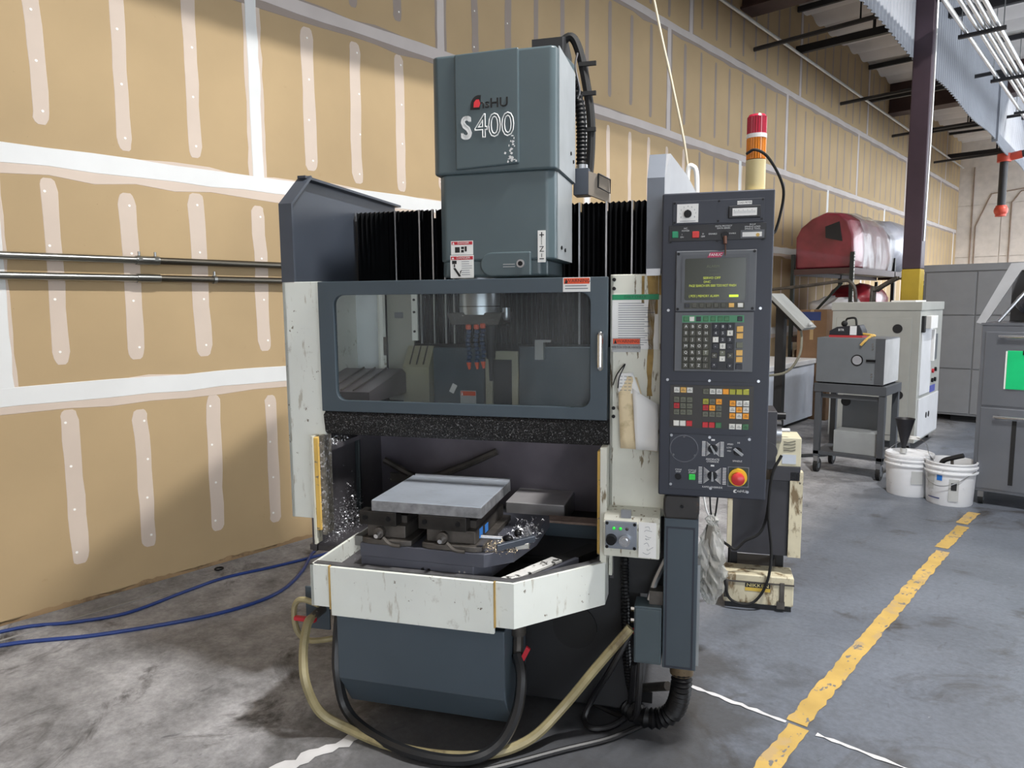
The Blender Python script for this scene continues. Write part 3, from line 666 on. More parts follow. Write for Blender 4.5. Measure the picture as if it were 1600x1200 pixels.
MB().frame((-.322, -.163, 1.10, 1.455), (-.290, -.192, 1.101, 1.415), .002, .845, .865, 2).build('recess_frame', mat('frame_cream', (160, 156, 136), .5, var=.08), mc)
a = danger(-.455, -.375, 1.20, 1.262, .8585, mc, p_orange, p_silver, '', pict=False, bandh=.4, name='warning_label')
t_ = MB(); cs = [(-.49, 1.245), (-.47, 1.285), (-.492, 1.297), (-.512, 1.257)]
t_.prism([(c[0]*1, c[1]) for c in cs], 'y', .857, .8595).build('hazard_tag', p_white, mc)
sp = MB().cyl((-.30, .70, 1.63), (-.30, .70, 1.80), .092, n=28).build('spindle_nose', s_steel, mc, smooth=True)
MB().cyl((-.30, .70, 1.665), (-.30, .70, 1.668), .0935, n=28).build('nose_groove', k_bolt, sp)
MB().prism([(-.43, 1.64), (-.17, 1.64), (-.19, 1.585), (-.41, 1.585)], 'y', .62, .80).build('coolant_ring', s_dark, mc, bevel=.006)
MB().cyl((-.165, .66, 1.66), (-.165, .66, 1.62), .016).sphere((-.165, .66, 1.62), .017).build('oil_nozzle', s_steel, mc, smooth=True)
m_blue = mat('coolant_line_blue', (36, 60, 92), .45); m_or = mat('coolant_line_orange', (220, 92, 60), .45)
for i, (x, y, z) in enumerate(((-.322, .60, 1.40), (-.288, .61, 1.40), (-.256, .60, 1.405))):
    h = MB()
    for q in range(8): h.lathe([(.004, 0), (.0115, .004), (.0115, .013), (.006, .0175)], (x+.004*math.sin(q), y, z+.018+q*.0185), 8)
    h = h.build('coolant_line', m_blue, mc, smooth=True)
    MB().lathe([(.005, 0), (.0125, .004), (.0125, .02), (.006, .024)], (x, y, z+.165), 8).build('line_socket', m_or, h, smooth=True)
    MB().cyl((x, y, z+.02), (x+.006, y-.01, z-.008), .011, .005, n=8).build('line_nozzle', m_or, h, smooth=True)
MB().cyl((-.25, .70, 1.58), (-.25, .70, 1.43), .028, .02).cyl((-.25, .70, 1.43), (-.25, .70, 1.33), .012, .008).build('tool_holder', k_bolt, mc, smooth=True)
BX(-.07, -.03, .80, .84, 1.42, 1.50).box(-.07, .0, .80, .83, 1.50, 1.51).build('probe_bracket', s_steel, mc)
# cable carrier behind the head
MB().prism([(.90, 2.74), (.90, 2.86), (1.02, 2.90), (1.14, 2.84), (1.14, 2.74)], 'x', -.10, .04).build('carrier_bracket', k_base, mc)
MB().tube([(.0, 1.0, 2.86), (.06, 1.0, 2.89), (.10, 1.0, 2.82), (.135, 1.0, 2.66), (.155, 1.0, 2.50), (.152, 1.0, 2.34), (.14, 1.0, 2.22)], .02, 8).build('carrier_band', k_rub, mc, smooth=True)
MB().tube([(.07, .97, 2.70), (.105, .97, 2.58), (.115, .97, 2.46), (.115, .97, 2.30)], .024, 10, ribs=.014).build('flexible_conduit', k_bel, mc, smooth=True)
MB().tube([(.10, .95, 2.80), (.09, .95, 2.74), (.11, .95, 2.64), (.10, .95, 2.60)], .005, 6).build('cable_tie_wire', s_steel, mc)
for z in (2.75, 2.62, 2.46): BX(.10, .18, .975, .99, z, z+.018).build('carrier_clip', k_rub, mc)
cb = BX(.085, .155, .93, 1.02, 2.17, 2.29).build('connection_box', g_plate, mc, bevel=.003)
MB().cyl((.118, .97, 2.29), (.118, .97, 2.31), .027).build('conduit_gland', s_steel, mc)
MB().prism([(.155, 2.17), (.155, 2.275), (.25, 2.235), (.25, 2.13)], 'y', .93, .98).build('connector_cover', mat('cover_taupe', (150, 140, 128), .5), mc)
MB().tube([(.20, .925, 2.26), (.20, .925, 2.20), (.255, .925, 2.17), (.255, .925, 2.23), (.20, .925, 2.26)], .004, 6, False).build('latch_wire', k_bolt, mc)
MB().tube([(.592, .9, 2.05), (.596, .9, 2.243), (.617, .9, 2.262), (.633, .9, 2.222), (.637, .9, 2.05)], .011, 8).build('white_conduit', p_white, mc, smooth=True)

# work table (two tiers) on the machine
MB().prism([(-.565, -.005), (-.068, -.018), (.02, .062), (.062, .26), (.062, .5), (-.565, .5)], 'z', .732, .783).build('work_table', s_table, mc, bevel=.003)
tb = MB().prism([(-.565, .0), (-.112, -.012), (-.06, .05), (-.02, .26), (-.02, .5), (-.565, .5)], 'z', .672, .732).build('table_lower_tier', s_table, mc, bevel=.003)
for x, z in ((-.31, .703), (-.285, .702)): MB().cyl((x, .0-.006, z), (x, -.012, z), .006, n=8).build('table_screw', k_bolt, tb)
for x in (-.165, -.145):
    for z in (.690, .708): MB().cyl((x, -.009, z), (x, -.013, z), .004, n=6).build('table_screw', s_chrome, tb)
BX(-.60, -.565, .02, .42, .76, .80).build('table_side_block', mat('block_alu', (138, 140, 138), .4, metal=.6), mc, bevel=.003)

# ---------------------------------------------------------------- things on the table (placed in the machine's axes)
def local(name, **k): return empty(name, MO, MA, **k)
fp = local('steel_plate', label='thick bright ground steel plate lying on the two vises', cat='plate')
BX(-.515, -.085, .004, .40, .908, .950).build('plate_body', s_plate, fp, bevel=.002)
MB().box(-.515, -.085, .002, .004, .909, .947).box(-.085, -.083, .004, .40, .909, .947).build('sawn_edge', s_edge, fp)
BX(-.505, -.085, .40, .412, .905, .956).build('rear_strip', s_steel, fp)
def vise(x0, w, lab, blue=True):
    t = empty('machine_vise', (MO[0]+x0*math.cos(MA)-.0*math.sin(MA), MO[1]+x0*math.sin(MA), .783), MA, label=lab, cat='vise', group='machine vises under the steel plate')
    MB().prism([(.0, .0), (.03, -.012), (w-.03, -.012), (w, .0), (w, .40), (0, .40)], 'z', 0, .022).build('base_flange', s_dark, t, bevel=.004)
    BX(.015, w-.03, .012, .39, .022, .072).build('vise_body', s_dark, t, bevel=.004)
    jw = BX(-.01, w-.06, -.004, .05, .072, .124).build('front_jaw', mat('jaw_dark', (56, 54, 52), .45, metal=.7, var=.2, vscale=18), t, bevel=.002)
    for x in (.015, w-.09): MB().cyl((x, -.004, .10), (x, -.009, .10), .0095, n=10).build('jaw_screw', k_bolt, jw)
    BX(.0, w-.05, .33, .39, .072, .124).build('rear_jaw', s_dark, t, bevel=.002)
    for x in (.06, w-.05): BX(x-.012, x+.012, .05, .33, .072, .10).build('slide_rail', s_dark, t)
    s = MB().cyl((w*.36, .012, .045), (w*.36, -.015, .045), .02, n=14).build('screw_boss', s_dark, t, smooth=True)
    MB().cyl((w*.36, -.013, .045), (w*.36, -.036, .040), .009, n=8).build('screw_hex', s_chrome, s, smooth=True)
    MB().tube([(w*.36+.02, -.016, .03), (w*.36+.05, -.02, .008), (w*.36+.09, -.02, .004)], .007, 6).build('clamp_lug', s_dark, t, smooth=True)
    if blue: BX(w-.031, w-.029, .06, .10, .03, .066).box(w-.031, w-.029, .13, .17, .028, .06).build('blue_label', mat('label_blue', (60, 130, 214), .4), t)
    return t
vise(-.555, .20, 'left machine vise with dark jaw under the steel plate', False)
vise(-.315, .235, 'right machine vise with blue labels under the steel plate')
hx = local('vise_handle', label='dark flat vise handle lying on chips at the table corner', cat='handle')
MB().cyl((-.085, .0, .842), (-.012, .02, .836), .008, n=10).build('handle_rod', s_steel, hx, smooth=True)
MB().loft([[(-.03, .005, .795), (-.02, -.012, .795), (-.02, -.012, .818), (-.03, .005, .818)], [(.085, .12, .802), (.095, .10, .802), (.095, .10, .826), (.085, .12, .826)]]).build('handle_bar', mat('handle_slate', (76, 82, 92), .4, metal=.4), hx, bevel=.003)
MB().sphere((.0, .06, .822), .016, sc=(1.3, 1, .8)).sphere((.03, .09, .835), .015).build('handle_hub', k_bolt, hx, smooth=True)
st = local('set_block', label='small worn aluminium block beside the vise handle', cat='block')
MB().loft([[(.03, .05, .784), (.075, .075, .784), (.075, .075, .805), (.03, .05, .805)], [(.02, .09, .784), (.07, .12, .784), (.07, .12, .805), (.02, .09, .805)]]).build('block_body', mat('block_worn', (176, 174, 168), .45, metal=.6), st, bevel=.002)

def chips(name, lab, n, f, size, seed, m=m_chip):
    rs = random.Random(seed); mb = MB()
    for i in range(n):
        p = Vector(f(rs)); a = Vector((rs.uniform(-1, 1), rs.uniform(-1, 1), rs.uniform(-1, 1))).normalized(); b = a.orthogonal().normalized()
        l = size*rs.uniform(.5, 1.4)
        q = p+a*l; c = p+a*l*.5+b*l*.45
        mb.add([p, c, q, c+b*l*.18], [(0, 1, 2, 3)])
    o = mb.build(name, m, None, label=lab, cat='metal chips', kind='stuff'); o.location = MO; o.rotation_euler = (0, 0, MA)
chips('metal_chips', 'heap of bright metal chips on the left ledge of the bay', 900, lambda r: (r.uniform(-.945, -.87), r.uniform(.36, .66), .63+abs(r.gauss(0, .1))*(1-r.random()*.4)), .011, 1)
chips('metal_chips', 'pale chips scattered along the brush seal under the door', 2600, lambda r: (r.uniform(-.85, .33), .27+r.uniform(-.004, .012), 1.145+r.random()**.8*.085), .005, 2, mat('chip_grey', (120, 120, 122), .5, metal=.5))
chips('metal_chips', 'cream coloured chips on the table beside the right vise', 420, lambda r: (-.03+r.gauss(0, .035), .06+r.gauss(0, .03), .786+abs(r.gauss(0, .009))), .010, 3, mat('chip_cream', (226, 206, 170), .4, metal=.5))
chips('metal_chips', 'dark curls and bright chips piled behind the vise handle', 420, lambda r: (.03+r.gauss(0, .03), .17+r.gauss(0, .05), .79+abs(r.gauss(0, .025))), .014, 4)
chips('metal_chips', 'loose chips strewn over the dark tray floor', 700, lambda r: (r.uniform(-.7, .30), r.uniform(.22, .58), .628+r.random()*.006), .009, 5, mat('chip_dull', (110, 110, 112), .45, metal=.7))
chips('metal_chips', 'chips caught on the horizontal ledge under the left door corner', 240, lambda r: (r.uniform(-.94, -.85), r.uniform(.34, .5), 1.078+abs(r.gauss(0, .012))), .010, 6)
chips('metal_chips', 'chips gathered along the left tray corner', 300, lambda r: (r.uniform(-.735, -.58), r.uniform(.0, .25), .63+abs(r.gauss(0, .012))), .009, 7, MATS['chip_dull'])
# papers hung on the right panel
t = local('paper_sheets', label='cream and white paper sheets hung from a wire hook on the right panel', cat='paper')
def sheet(name, pts, m, y):
    n = 6; vs = []
    for i in range(n+1):
        a = i/n
        for j in range(n+1):
            b = j/n
            top = Vector(pts[0]).lerp(Vector(pts[1]), b); bot = Vector(pts[3]).lerp(Vector(pts[2]), b); p = top.lerp(bot, a)
            vs.append((p.x, y-.006*math.sin(a*3+b*4)-.010*a*b, p.y))
    k = n+1
    o = MB().add(vs, [(i*k+j, i*k+j+1, (i+1)*k+j+1, (i+1)*k+j) for i in range(n) for j in range(n)]).build(name, m, t, smooth=True)
    sm = o.modifiers.new('thickness', 'SOLIDIFY'); sm.thickness = .0012
sheet('cream_sheet', [(.37, 1.41), (.44, 1.40), (.522, 1.125), (.382, 1.13)], mat('paper_cream', (224, 206, 170), .8, var=.06, spots=[(5, .60, (178, 160, 120), .1)]), .292)
sheet('white_sheet', [(.366, 1.416), (.425, 1.418), (.455, 1.34), (.372, 1.34)], p_white, .288)
sheet('lower_sheet', [(.425, 1.36), (.522, 1.30), (.522, 1.128), (.44, 1.128)], p_white, .284)
mb = MB(); rs = random.Random(8)
for i in range(5):
    for q in range(3): x = .378+q*.016; mb.box(x, x+.010, .2795, .280, 1.404-i*.013, 1.406-i*.013)
mb.build('print_lines', p_grey, t)
MB().tube([(.352, .285, 1.37), (.366, .285, 1.41), (.391, .29, 1.445), (.395, .30, 1.448), (.393, .285, 1.44), (.376, .282, 1.40), (.371, .282, 1.36)], .0022, 6).build('wire_hook', k_bolt, t)
# ---------------------------------------------------------------- control console on its post
g_con = mat('console_slate', (43, 47, 59), .48, var=.05, vscale=4)
g_con2 = mat('console_panel', (46, 50, 61), .46, var=.04)
g_crt = mat('crt_bezel', (92, 95, 100), .5, var=.03)
k_strip = mat('console_black', (26, 27, 32), .45)
cc = local('control_console', label='tall dark slate control console with screen, keypads and red emergency stop on a post', cat='control panel')
Y0 = .187
BX(.530, .897, Y0, .40, .987, 2.05).build('console_cabinet', g_con, cc, bevel=.006)
pv = MB().prism([(.555, .895), (.548, .92), (.548, .965), (.555, .985), (.672, .985), (.676, .96), (.676, .92), (.668, .895)], 'y', .20, .33).build('pivot_collar', mat('collar_rusty', (44, 42, 42), .5, var=.2, spots=[(9, .56, (92, 66, 44), .12)]), cc, bevel=.01)
MB().cyl((.615, .2, .945), (.615, .194, .945), .006, n=8).build('collar_screw', k_bolt, pv)
ps = BX(.552, .674, .215, .33, .315, .895).build('post', g_cab, cc, bevel=.004)
MB().frame((.560, .662, .32, .862), (.566, .656, .326, .856), .004, .213, .215, 2).build('post_cover_edge', g_con, ps)
BX(.674, .684, .23, .30, .33, .72).build('post_side_strip', g_head_side, ps)
BX(.58, .65, .33, .42, .55, .85).build('post_arm', g_con, cc)
jb = BX(.447, .548, .21, .305, .325, .548).build('junction_box', mat('junction_green_grey', (70, 82, 88), .45, var=.05), cc, bevel=.003)
BX(.452, .543, .205, .21, .335, .54).build('junction_lid', MATS['junction_green_grey'], jb, bevel=.002)
for z, m_ in ((.52, s_chrome), (.475, s_chrome), (.43, p_red)): MB().cyl((.447, .25, z), (.432, .25, z), .012, n=8).build('cable_gland', m_, jb)
BX(.50, .55, .24, .30, .548, .60).build('junction_bracket', s_dark, jb)
MB().tube([(.50, .27, .55), (.52, .29, .62), (.555, .31, .70)], .014, 8).build('junction_conduit', s_steel, jb, smooth=True)
def plate(name, x0, x1, z0, z1, m, d=.004, bevel=.001): return BX(x0, x1, Y0-d, Y0, z0, z1).build(name, m, cc, bevel=bevel)
# upper switch panel
up_ = plate('switch_panel', .566, .864, 1.943, 2.021, g_con2)
y1 = Y0-.004
def screws(parent, pts, y, r=.004, m=None):
    for x, z in pts: MB().cyl((x, y, z), (x, y-.003, z), r, n=8).build('panel_screw', m or k_bolt, parent)
screws(up_, [(.572, 2.014), (.718, 2.016), (.858, 2.016), (.572, 1.949), (.716, 1.95), (.856, 1.952)], y1)
BX(.580, .651, y1-.002, y1, 1.949, 2.011).build('dial_face', p_white, up_)
mb = MB()
for k in range(9):
    a = math.radians(210-30*k); mb.text(str(k), (.616+.026*math.cos(a), y1-.0025, 1.979+.024*math.sin(a)), .008)
mb.box(.590, .642, y1-.0028, y1-.002, 1.953, 1.9545).build('dial_print', p_grey, up_)
MB().cyl((.616, y1-.002, 1.977), (.616, y1-.014, 1.977), .013, n=16).box(.6125, .6195, y1-.018, y1-.013, 1.964, 1.99).build('dial_knob', k_bolt, up_, smooth=True)
BX(.750, .852, y1-.012, y1, 1.957, 1.997).build('load_meter', k_strip, up_, bevel=.002)
BX(.762, .840, y1-.0125, y1-.012, 1.964, 1.989).build('meter_face', p_white, up_)
mb = MB()
for i in range(15): mb.box(.767+i*.0047, .768+i*.0047, y1-.013, y1-.0125, 1.972, 1.980 if i % 3 else 1.984)
mb.build('meter_scale', p_grey, up_)
BX(.777, .824, y1-.001, y1, 2.002, 2.014).build('meter_label', p_white, up_)
mb = MB(); mb.text('LOAD METER', (.80, y1-.0014, 2.008), .0075).build('meter_lettering', p_black, up_)
sw = plate('switch_strip', .554, .872, 1.886, 1.940, k_strip)
screws(sw, [(.56, 1.884), (.715, 1.884), (.862, 1.886)], y1)
BX(.565, .586, y1-.006, y1, 1.898, 1.92).build('green_switch', mat('switch_green', (24, 140, 98), .35), sw, bevel=.002)
BX(.632, .655, y1-.006, y1, 1.896, 1.918).build('red_switch', mat('switch_red', (204, 44, 40), .35), sw, bevel=.002)
mb = MB().text('NC', (.61, y1-.0005, 1.929), .0085).text('POWER', (.61, y1-.0005, 1.921), .0075).text('I', (.598, y1-.0005, 1.909), .007).text('ON', (.598, y1-.0005, 1.900), .0075).text('O', (.668, y1-.0005, 1.909), .007).text('OFF', (.668, y1-.0005, 1.900), .0075)
mb.text('DATA PROTECT', (.735, y1-.0005, 1.933), .0075).text('DATA SERIES', (.735, y1-.0005, 1.926), .0075).text('DISABLE', (.700, y1-.0005, 1.908), .0075).text('ENABLE', (.764, y1-.0005, 1.908), .0065)
mb.text('M S P', (.828, y1-.0005, 1.935), .008).text('SPINDLE LOAD', (.828, y1-.0005, 1.928), .0075).text('SPINDLE TOOL', (.828, y1-.0005, 1.921), .0075)
mb.build('strip_lettering', p_wht, sw)
MB().cyl((.740, y1, 1.902), (.740, y1-.012, 1.902), .012, n=16).build('key_switch', k_bolt, sw, smooth=True)
MB().cyl((.740, y1-.012, 1.898), (.741, y1-.018, 1.872), .006, n=8).tube([(.741, y1-.018, 1.875), (.742, y1-.014, 1.85), (.742, y1-.012, 1.833)], .0025, 6).build('key_fob', mat('fob_brown', (96, 66, 54), .5), sw)
BX(.790, .866, y1-.004, y1, 1.890, 1.917).build('tool_window', g_crt, sw)
BX(.796, .858, y1-.0045, y1-.004, 1.895, 1.910).build('tool_window_pane', p_white, sw)
MB().cyl((.845, y1-.0045, 1.9), (.845, y1-.006, 1.9), .006, n=10).build('tool_pointer', y_guard, sw)
# screen unit
ct = BX(.580, .844, Y0-.014, Y0, 1.646, 1.852).build('screen_unit', g_crt, cc, bevel=.003)
yc = Y0-.014
MB().frame((.600, .820, 1.676, 1.838), (.610, .811, 1.684, 1.826), .006, yc-.004, yc, 3).build('screen_bezel', mat('bezel_shadow', (84, 87, 92), .5), ct)
BX(.609, .812, yc-.001, yc, 1.683, 1.827).build('screen_glass', mat('crt_glass', (58, 62, 54), .18, var=.03), ct)
m_crtg = mat('crt_text', (188, 200, 60), .5, emit=.45); m_crtd = mat('crt_text_dim', (92, 98, 70), .5, emit=.12)
mb = MB().text('ALARM', (.703, yc-.0015, 1.798), .013).text('- - - -', (.703, yc-.0015, 1.785), .010).text('- - - - - -', (.71, yc-.0015, 1.773), .010); mb.build('screen_text_dim', m_crtd, ct)
mb = MB().text('SERVO OFF', (.70, yc-.0015, 1.759), .0115).text('DNC', (.685, yc-.0015, 1.746), .0105).text('PAGE SEARCH 00% 0000 TOO NOT FINISH', (.703, yc-.0015, 1.733), .0115, sx=.72).text('( POS ) MEMORY ALARM', (.675, yc-.0015, 1.698), .0115, sx=.8).build('screen_text', m_crtg, ct)
BX(.758, .788, yc-.0015, yc-.001, 1.694, 1.702).build('screen_cursor', mat('crt_cursor', (200, 232, 60), .5, emit=.8), ct)
MB().prism([(.683, 1.828), (.728, 1.828), (.738, 1.845), (.693, 1.845)], 'y', yc-.0055, yc-.004).build('maker_badge', mat('badge_magenta', (170, 32, 78), .4), ct)
MB().text('FANUC', (.711, yc-.006, 1.8365), .013, sx=1.0).build('maker_lettering', p_wht, ct)
sk = BX(.611, .808, yc-.003, yc, 1.655, 1.677).build('soft_key_strip', mat('softkey_dark', (70, 70, 62), .5), ct)
keym = {}
def key(name, x, z, w, h, m, parent, y, d=.004):
    kk = (round(w, 4), round(h, 4), m.name, round(d, 4))
    if kk not in keym:
        b = MB(); a = .0012; b.loft([[(-w/2, 0, -h/2), (w/2, 0, -h/2), (w/2, 0, h/2), (-w/2, 0, h/2)], [(-w/2+a, -d, -h/2+a), (w/2-a, -d, -h/2+a), (w/2-a, -d, h/2-a), (-w/2+a, -d, h/2-a)]])
        o = b.build(name, m, parent); keym[kk] = o.data
    else: o = MB().build(name, m, parent, mesh=keym[kk])
    o.location = (x, y, z); return o
k_ol = mat('key_olive', (74, 74, 66), .5); k_wh = mat('key_white', (222, 222, 216), .5); k_dk = mat('key_dark', (44, 46, 54), .5); k_ye = mat('key_yellow', (222, 176, 96), .5)
k_rd = mat('key_red', (190, 40, 48), .5); k_lime = mat('key_lime', (170, 170, 56), .5); k_amb = mat('key_amber', (226, 150, 40), .5, emit=.15); k_gr = mat('key_green', (64, 116, 78), .5); k_off = mat('key_grey_olive', (104, 106, 92), .5)
for i, x in enumerate((.620, .644, .668, .692, .716, .74, .766, .795)): key('soft_key', x, 1.666, .016 if i < 6 else .018, .014, (k_dk, k_ol, k_ol, k_ol, k_ol, k_ol, k_ye, k_wh)[i], sk, yc-.003)
screws(ct, [(.588, 1.842), (.836, 1.846), (.588, 1.654), (.834, 1.655)], yc, .005)
screws(cc, [(.556, 1.65), (.861, 1.655), (.557, 1.406), (.70, 1.405), (.862, 1.406)], Y0, .005, s_steel)
BX(.560, .858, Y0-.0015, Y0, 1.400, 1.402).build('panel_seam', k_strip, cc)
# keypad unit
kp = BX(.579, .840, Y0-.012, Y0, 1.437, 1.644).build('keypad_unit', g_crt, cc, bevel=.003)
yk = Y0-.012
BX(.604, .702, yk-.001, yk, 1.445, 1.605).build('keypad_field', mat('field_olive', (60, 60, 52), .55), kp)
BX(.703, .780, yk-.001, yk, 1.443, 1.607).build('keypad_field', k_strip, kp)
BX(.604, .809, yk-.0012, yk, 1.608, 1.632).build('keypad_band', mat('band_green', (76, 142, 104), .5), kp)
for x, m_ in ((.617, k_gr), (.637, k_wh), (.659, k_dk), (.683, k_gr), (.707, k_gr), (.731, k_gr), (.752, k_gr), (.795, k_dk)): key('function_key', x, 1.62, .0165, .0165, m_, kp, yk-.001)
leg = MB(); leg2 = MB(); LET = ['ABCD', 'EFGH', 'IJKL', 'MNOP', 'QRST', 'UVW/', 'XYZ;']
for r in range(7):
    for c in range(4):
        x, z = .617+c*.0225, 1.594-r*.0225; key('letter_key', x, z, .0195, .0195, k_ol if (r, c) != (4, 3) else k_off, kp, yk-.001)
        leg.text(LET[r][c], (x+.001, yk-.0056, z), .0135)
NUM = ['789', '456', '123', '-0.']
for r in range(4):
    for c in range(3):
        x, z = .717+c*.0235, 1.594-r*.0225; m_ = k_wh if (r, c) in ((1, 2), (2, 0), (3, 1)) else k_dk
        key('number_key', x, z, .0195, .0195, m_, kp, yk-.001); (leg2 if m_ is k_wh else leg).text(NUM[r][c], (x, yk-.0056, z), .0125)
for x, z, s_, m_ in ((.714, 1.494, '<', k_ol), (.7405, 1.503, '^', k_off), (.7405, 1.483, 'v', k_wh), (.766, 1.494, '>', k_ol), (.714, 1.460, '^', k_dk), (.766, 1.460, 'v', k_dk)):
    key('cursor_key', x, z, .0195, .0185, m_, kp, yk-.001); (leg2 if m_ is k_wh else leg).text(s_, (x, yk-.0056, z), .0125)
for i, m_ in enumerate((k_ye, k_ye, k_off, k_ye, k_ye, k_dk)): key('edit_key', .796, (1.585, 1.562, 1.530, 1.504, 1.481, 1.457)[i], .0215, .0195, m_, kp, yk-.001)
leg.build('key_legend', p_wht, kp); leg2.build('key_legend', p_black, kp)
# lamp-key operator panel
op = BX(.567, .848, Y0-.003, Y0, 1.237, 1.388).build('operator_panel', mat('operator_dark', (50, 48, 46), .45), cc)
yo = Y0-.003
def grid(x0, z0, rows, dx=.0222, dz=.0222):
    for r, row in enumerate(rows):
        for c, m_ in enumerate(row): key('lamp_key', x0+c*dx, z0-r*dz, .0200, .0195, m_, op, yo)
grid(.590, 1.371, [[k_wh, k_ye, k_wh]]); grid(.590, 1.337, [[k_off, k_off, k_off], [k_rd, k_off, k_off], [k_off, k_off, k_off]]); grid(.590, 1.252, [[k_wh, k_wh, k_rd]])
grid(.689, 1.368, [[k_off, k_wh, k_wh, k_amb, k_lime, k_lime, k_lime]]); grid(.689, 1.332, [[k_lime, k_off, k_amb], [k_rd, k_amb, k_off], [k_off, k_off, k_off]]); grid(.689, 1.249, [[k_rd, k_rd, k_gr]])
grid(.779, 1.328, [[k_amb, k_wh, k_wh], [k_wh, k_amb, k_wh], [k_amb, k_wh, k_amb]]); grid(.779, 1.246, [[k_wh, k_wh, k_gr]])
mb = MB(); rs = random.Random(10)
for x0, zt in ((.579, 1.371), (.579, 1.337), (.579, 1.3148), (.579, 1.2926), (.679, 1.368), (.679, 1.332), (.679, 1.310), (.679, 1.288), (.769, 1.328), (.769, 1.306), (.769, 1.284), (.769, 1.246)):
    for c in range(3): x = x0+.004+c*.0222; mb.box(x, x+.013, yo-.0046, yo-.0042, zt-.003, zt-.0012).box(x+.002, x+.010, yo-.0046, yo-.0042, zt+.002, zt+.0036)
mb.build('key_print', p_black, op, kind='stuff')
# lower panel with wheel blank, rotary switches and emergency stop
lp = BX(.568, .845, Y0-.003, Y0, 1.014, 1.214).build('rotary_panel', g_con2, cc, bevel=.001)
screws(lp, [(.574, 1.208), (.705, 1.205), (.838, 1.203), (.574, 1.030), (.712, 1.022), (.836, 1.016)], yo, .005, s_steel)
pts = [(.618+.0475*math.cos(2*math.pi*i/40), yo, 1.161+.0475*math.sin(2*math.pi*i/40)) for i in range(41)]
MB().tube(pts, .0016, 5, False).build('wheel_blank_rim', mat('rim_grey', (110, 113, 122), .4), lp)
MB().cyl((.618, yo, 1.161), (.618, yo-.002, 1.161), .045, n=36).build('wheel_blank', g_con, lp, smooth=True)
screws(lp, [(.618, 1.205), (.582, 1.138), (.656, 1.138)], yo-.002, .004, g_crt)
def rotary(x, z, w, h, ang, n):
    fan = MB()
    for i in range(n):
        t = i/(n-1); zz = z+h*(.5-t)*.86
        for s in (-1, 1):
            fan.box(x+s*w*.5-.006, x+s*w*.5+.006, yo-.0006, yo, zz-.0012, zz+.0012)
            a = math.atan2((zz-z)*1.1, s*w*.5*.55); p0 = (x+.017*math.cos(a), z+.017*math.sin(a)); p1 = (x+s*w*.36, zz)
            d = Vector((p1[0]-p0[0], p1[1]-p0[1])); q = Vector((-d.y, d.x)).normalized()*.0007
            fan.add([(p0[0]+q.x, yo-.0005, p0[1]+q.y), (p0[0]-q.x, yo-.0005, p0[1]-q.y), (p1[0]-q.x, yo-.0005, p1[1]-q.y), (p1[0]+q.x, yo-.0005, p1[1]+q.y)], [(0, 1, 2, 3)])
    fan.box(x-.006, x+.006, yo-.0006, yo, z+h*.5, z+h*.5+.006)
    fan.build('dial_scale', p_wht, lp)
    k_ = MB().cyl((x, yo, z), (x, yo-.016, z), .0145, .012, n=18).build('rotary_knob', k_bolt, lp, smooth=True)
    d = Vector((math.cos(ang), math.sin(ang))); q = Vector((-d.y, d.x))*.004; a, b = Vector((x, z))-d*.016, Vector((x, z))+d*.016
    MB().prism([tuple(a+q), tuple(a-q), tuple(b-q*.5), tuple(b+q*.5)], 'y', yo-.022, yo-.014).build('knob_pointer', mat('pointer_grey', (150, 154, 158), .4), lp)
rotary(.717, 1.164, .062, .058, math.radians(120), 11); rotary(.717, 1.068, .082, .066, math.radians(92), 11)
MB().text('FEEDRATE', (.717, yo-.0005, 1.126), .010).text('OVERRIDE', (.717, yo-.0005, 1.118), .009).text('RAPID OVERRIDE', (.718, yo-.0005, 1.026), .009).text('SPINDLE', (.80, yo-.0005, 1.124), .0085).text('SPEED', (.775, yo-.0005, 1.183), .0075).text('LOW', (.772, yo-.0005, 1.171), .0075).text('MID', (.772, yo-.0005, 1.159), .0075).text('HI', (.803, yo-.0005, 1.189), .009).text('CYCLE', (.600, yo-.0005, 1.084), .0075).text('STOP', (.600, yo-.0005, 1.076), .0075).text('CYCLE', (.648, yo-.0005, 1.083), .009).text('START', (.648, yo-.0005, 1.075), .0085).build('panel_lettering', p_wht, lp, kind='stuff')
MB().cyl((.801, yo, 1.158), (.801, yo-.014, 1.158), .0145, .012, n=18).build('rotary_knob', k_bolt, lp, smooth=True)
MB().prism([(.785, 1.168), (.791, 1.174), (.819, 1.152), (.813, 1.146)], 'y', yo-.022, yo-.013).build('knob_pointer', MATS['pointer_grey'], lp)
MB().cyl((.600, yo, 1.059), (.600, yo-.006, 1.059), .011, n=14).build('push_button', k_bolt, lp, smooth=True)
BX(.637, .659, yo-.008, yo, 1.050, 1.070).build('green_button', mat('button_green', (40, 180, 66), .35, emit=.25), lp, bevel=.002)
es = BX(.769, .840, yo-.001, yo, 1.032, 1.104).build('stop_plate', mat('stop_plate_dark', (42, 52, 48), .45), lp)
MB().frame((.769, .840, 1.032, 1.104), (.7715, .8375, 1.0345, 1.1015), .004, yo-.0018, yo-.001, 2).build('stop_plate_edge', MATS['rim_grey'], lp)
MB().cyl((.803, yo, 1.068), (.803, yo-.010, 1.068), .031, n=32).build('stop_ring', mat('stop_yellow', (236, 196, 30), .35), lp, smooth=True)
MB().cyl((.803, yo-.010, 1.065), (.803, yo-.028, 1.065), .022, n=28).cyl((.803, yo-.028, 1.065), (.803, yo-.034, 1.065), .022, .012, n=28).build('stop_button', mat('stop_red', (198, 52, 56), .3), lp, smooth=True)
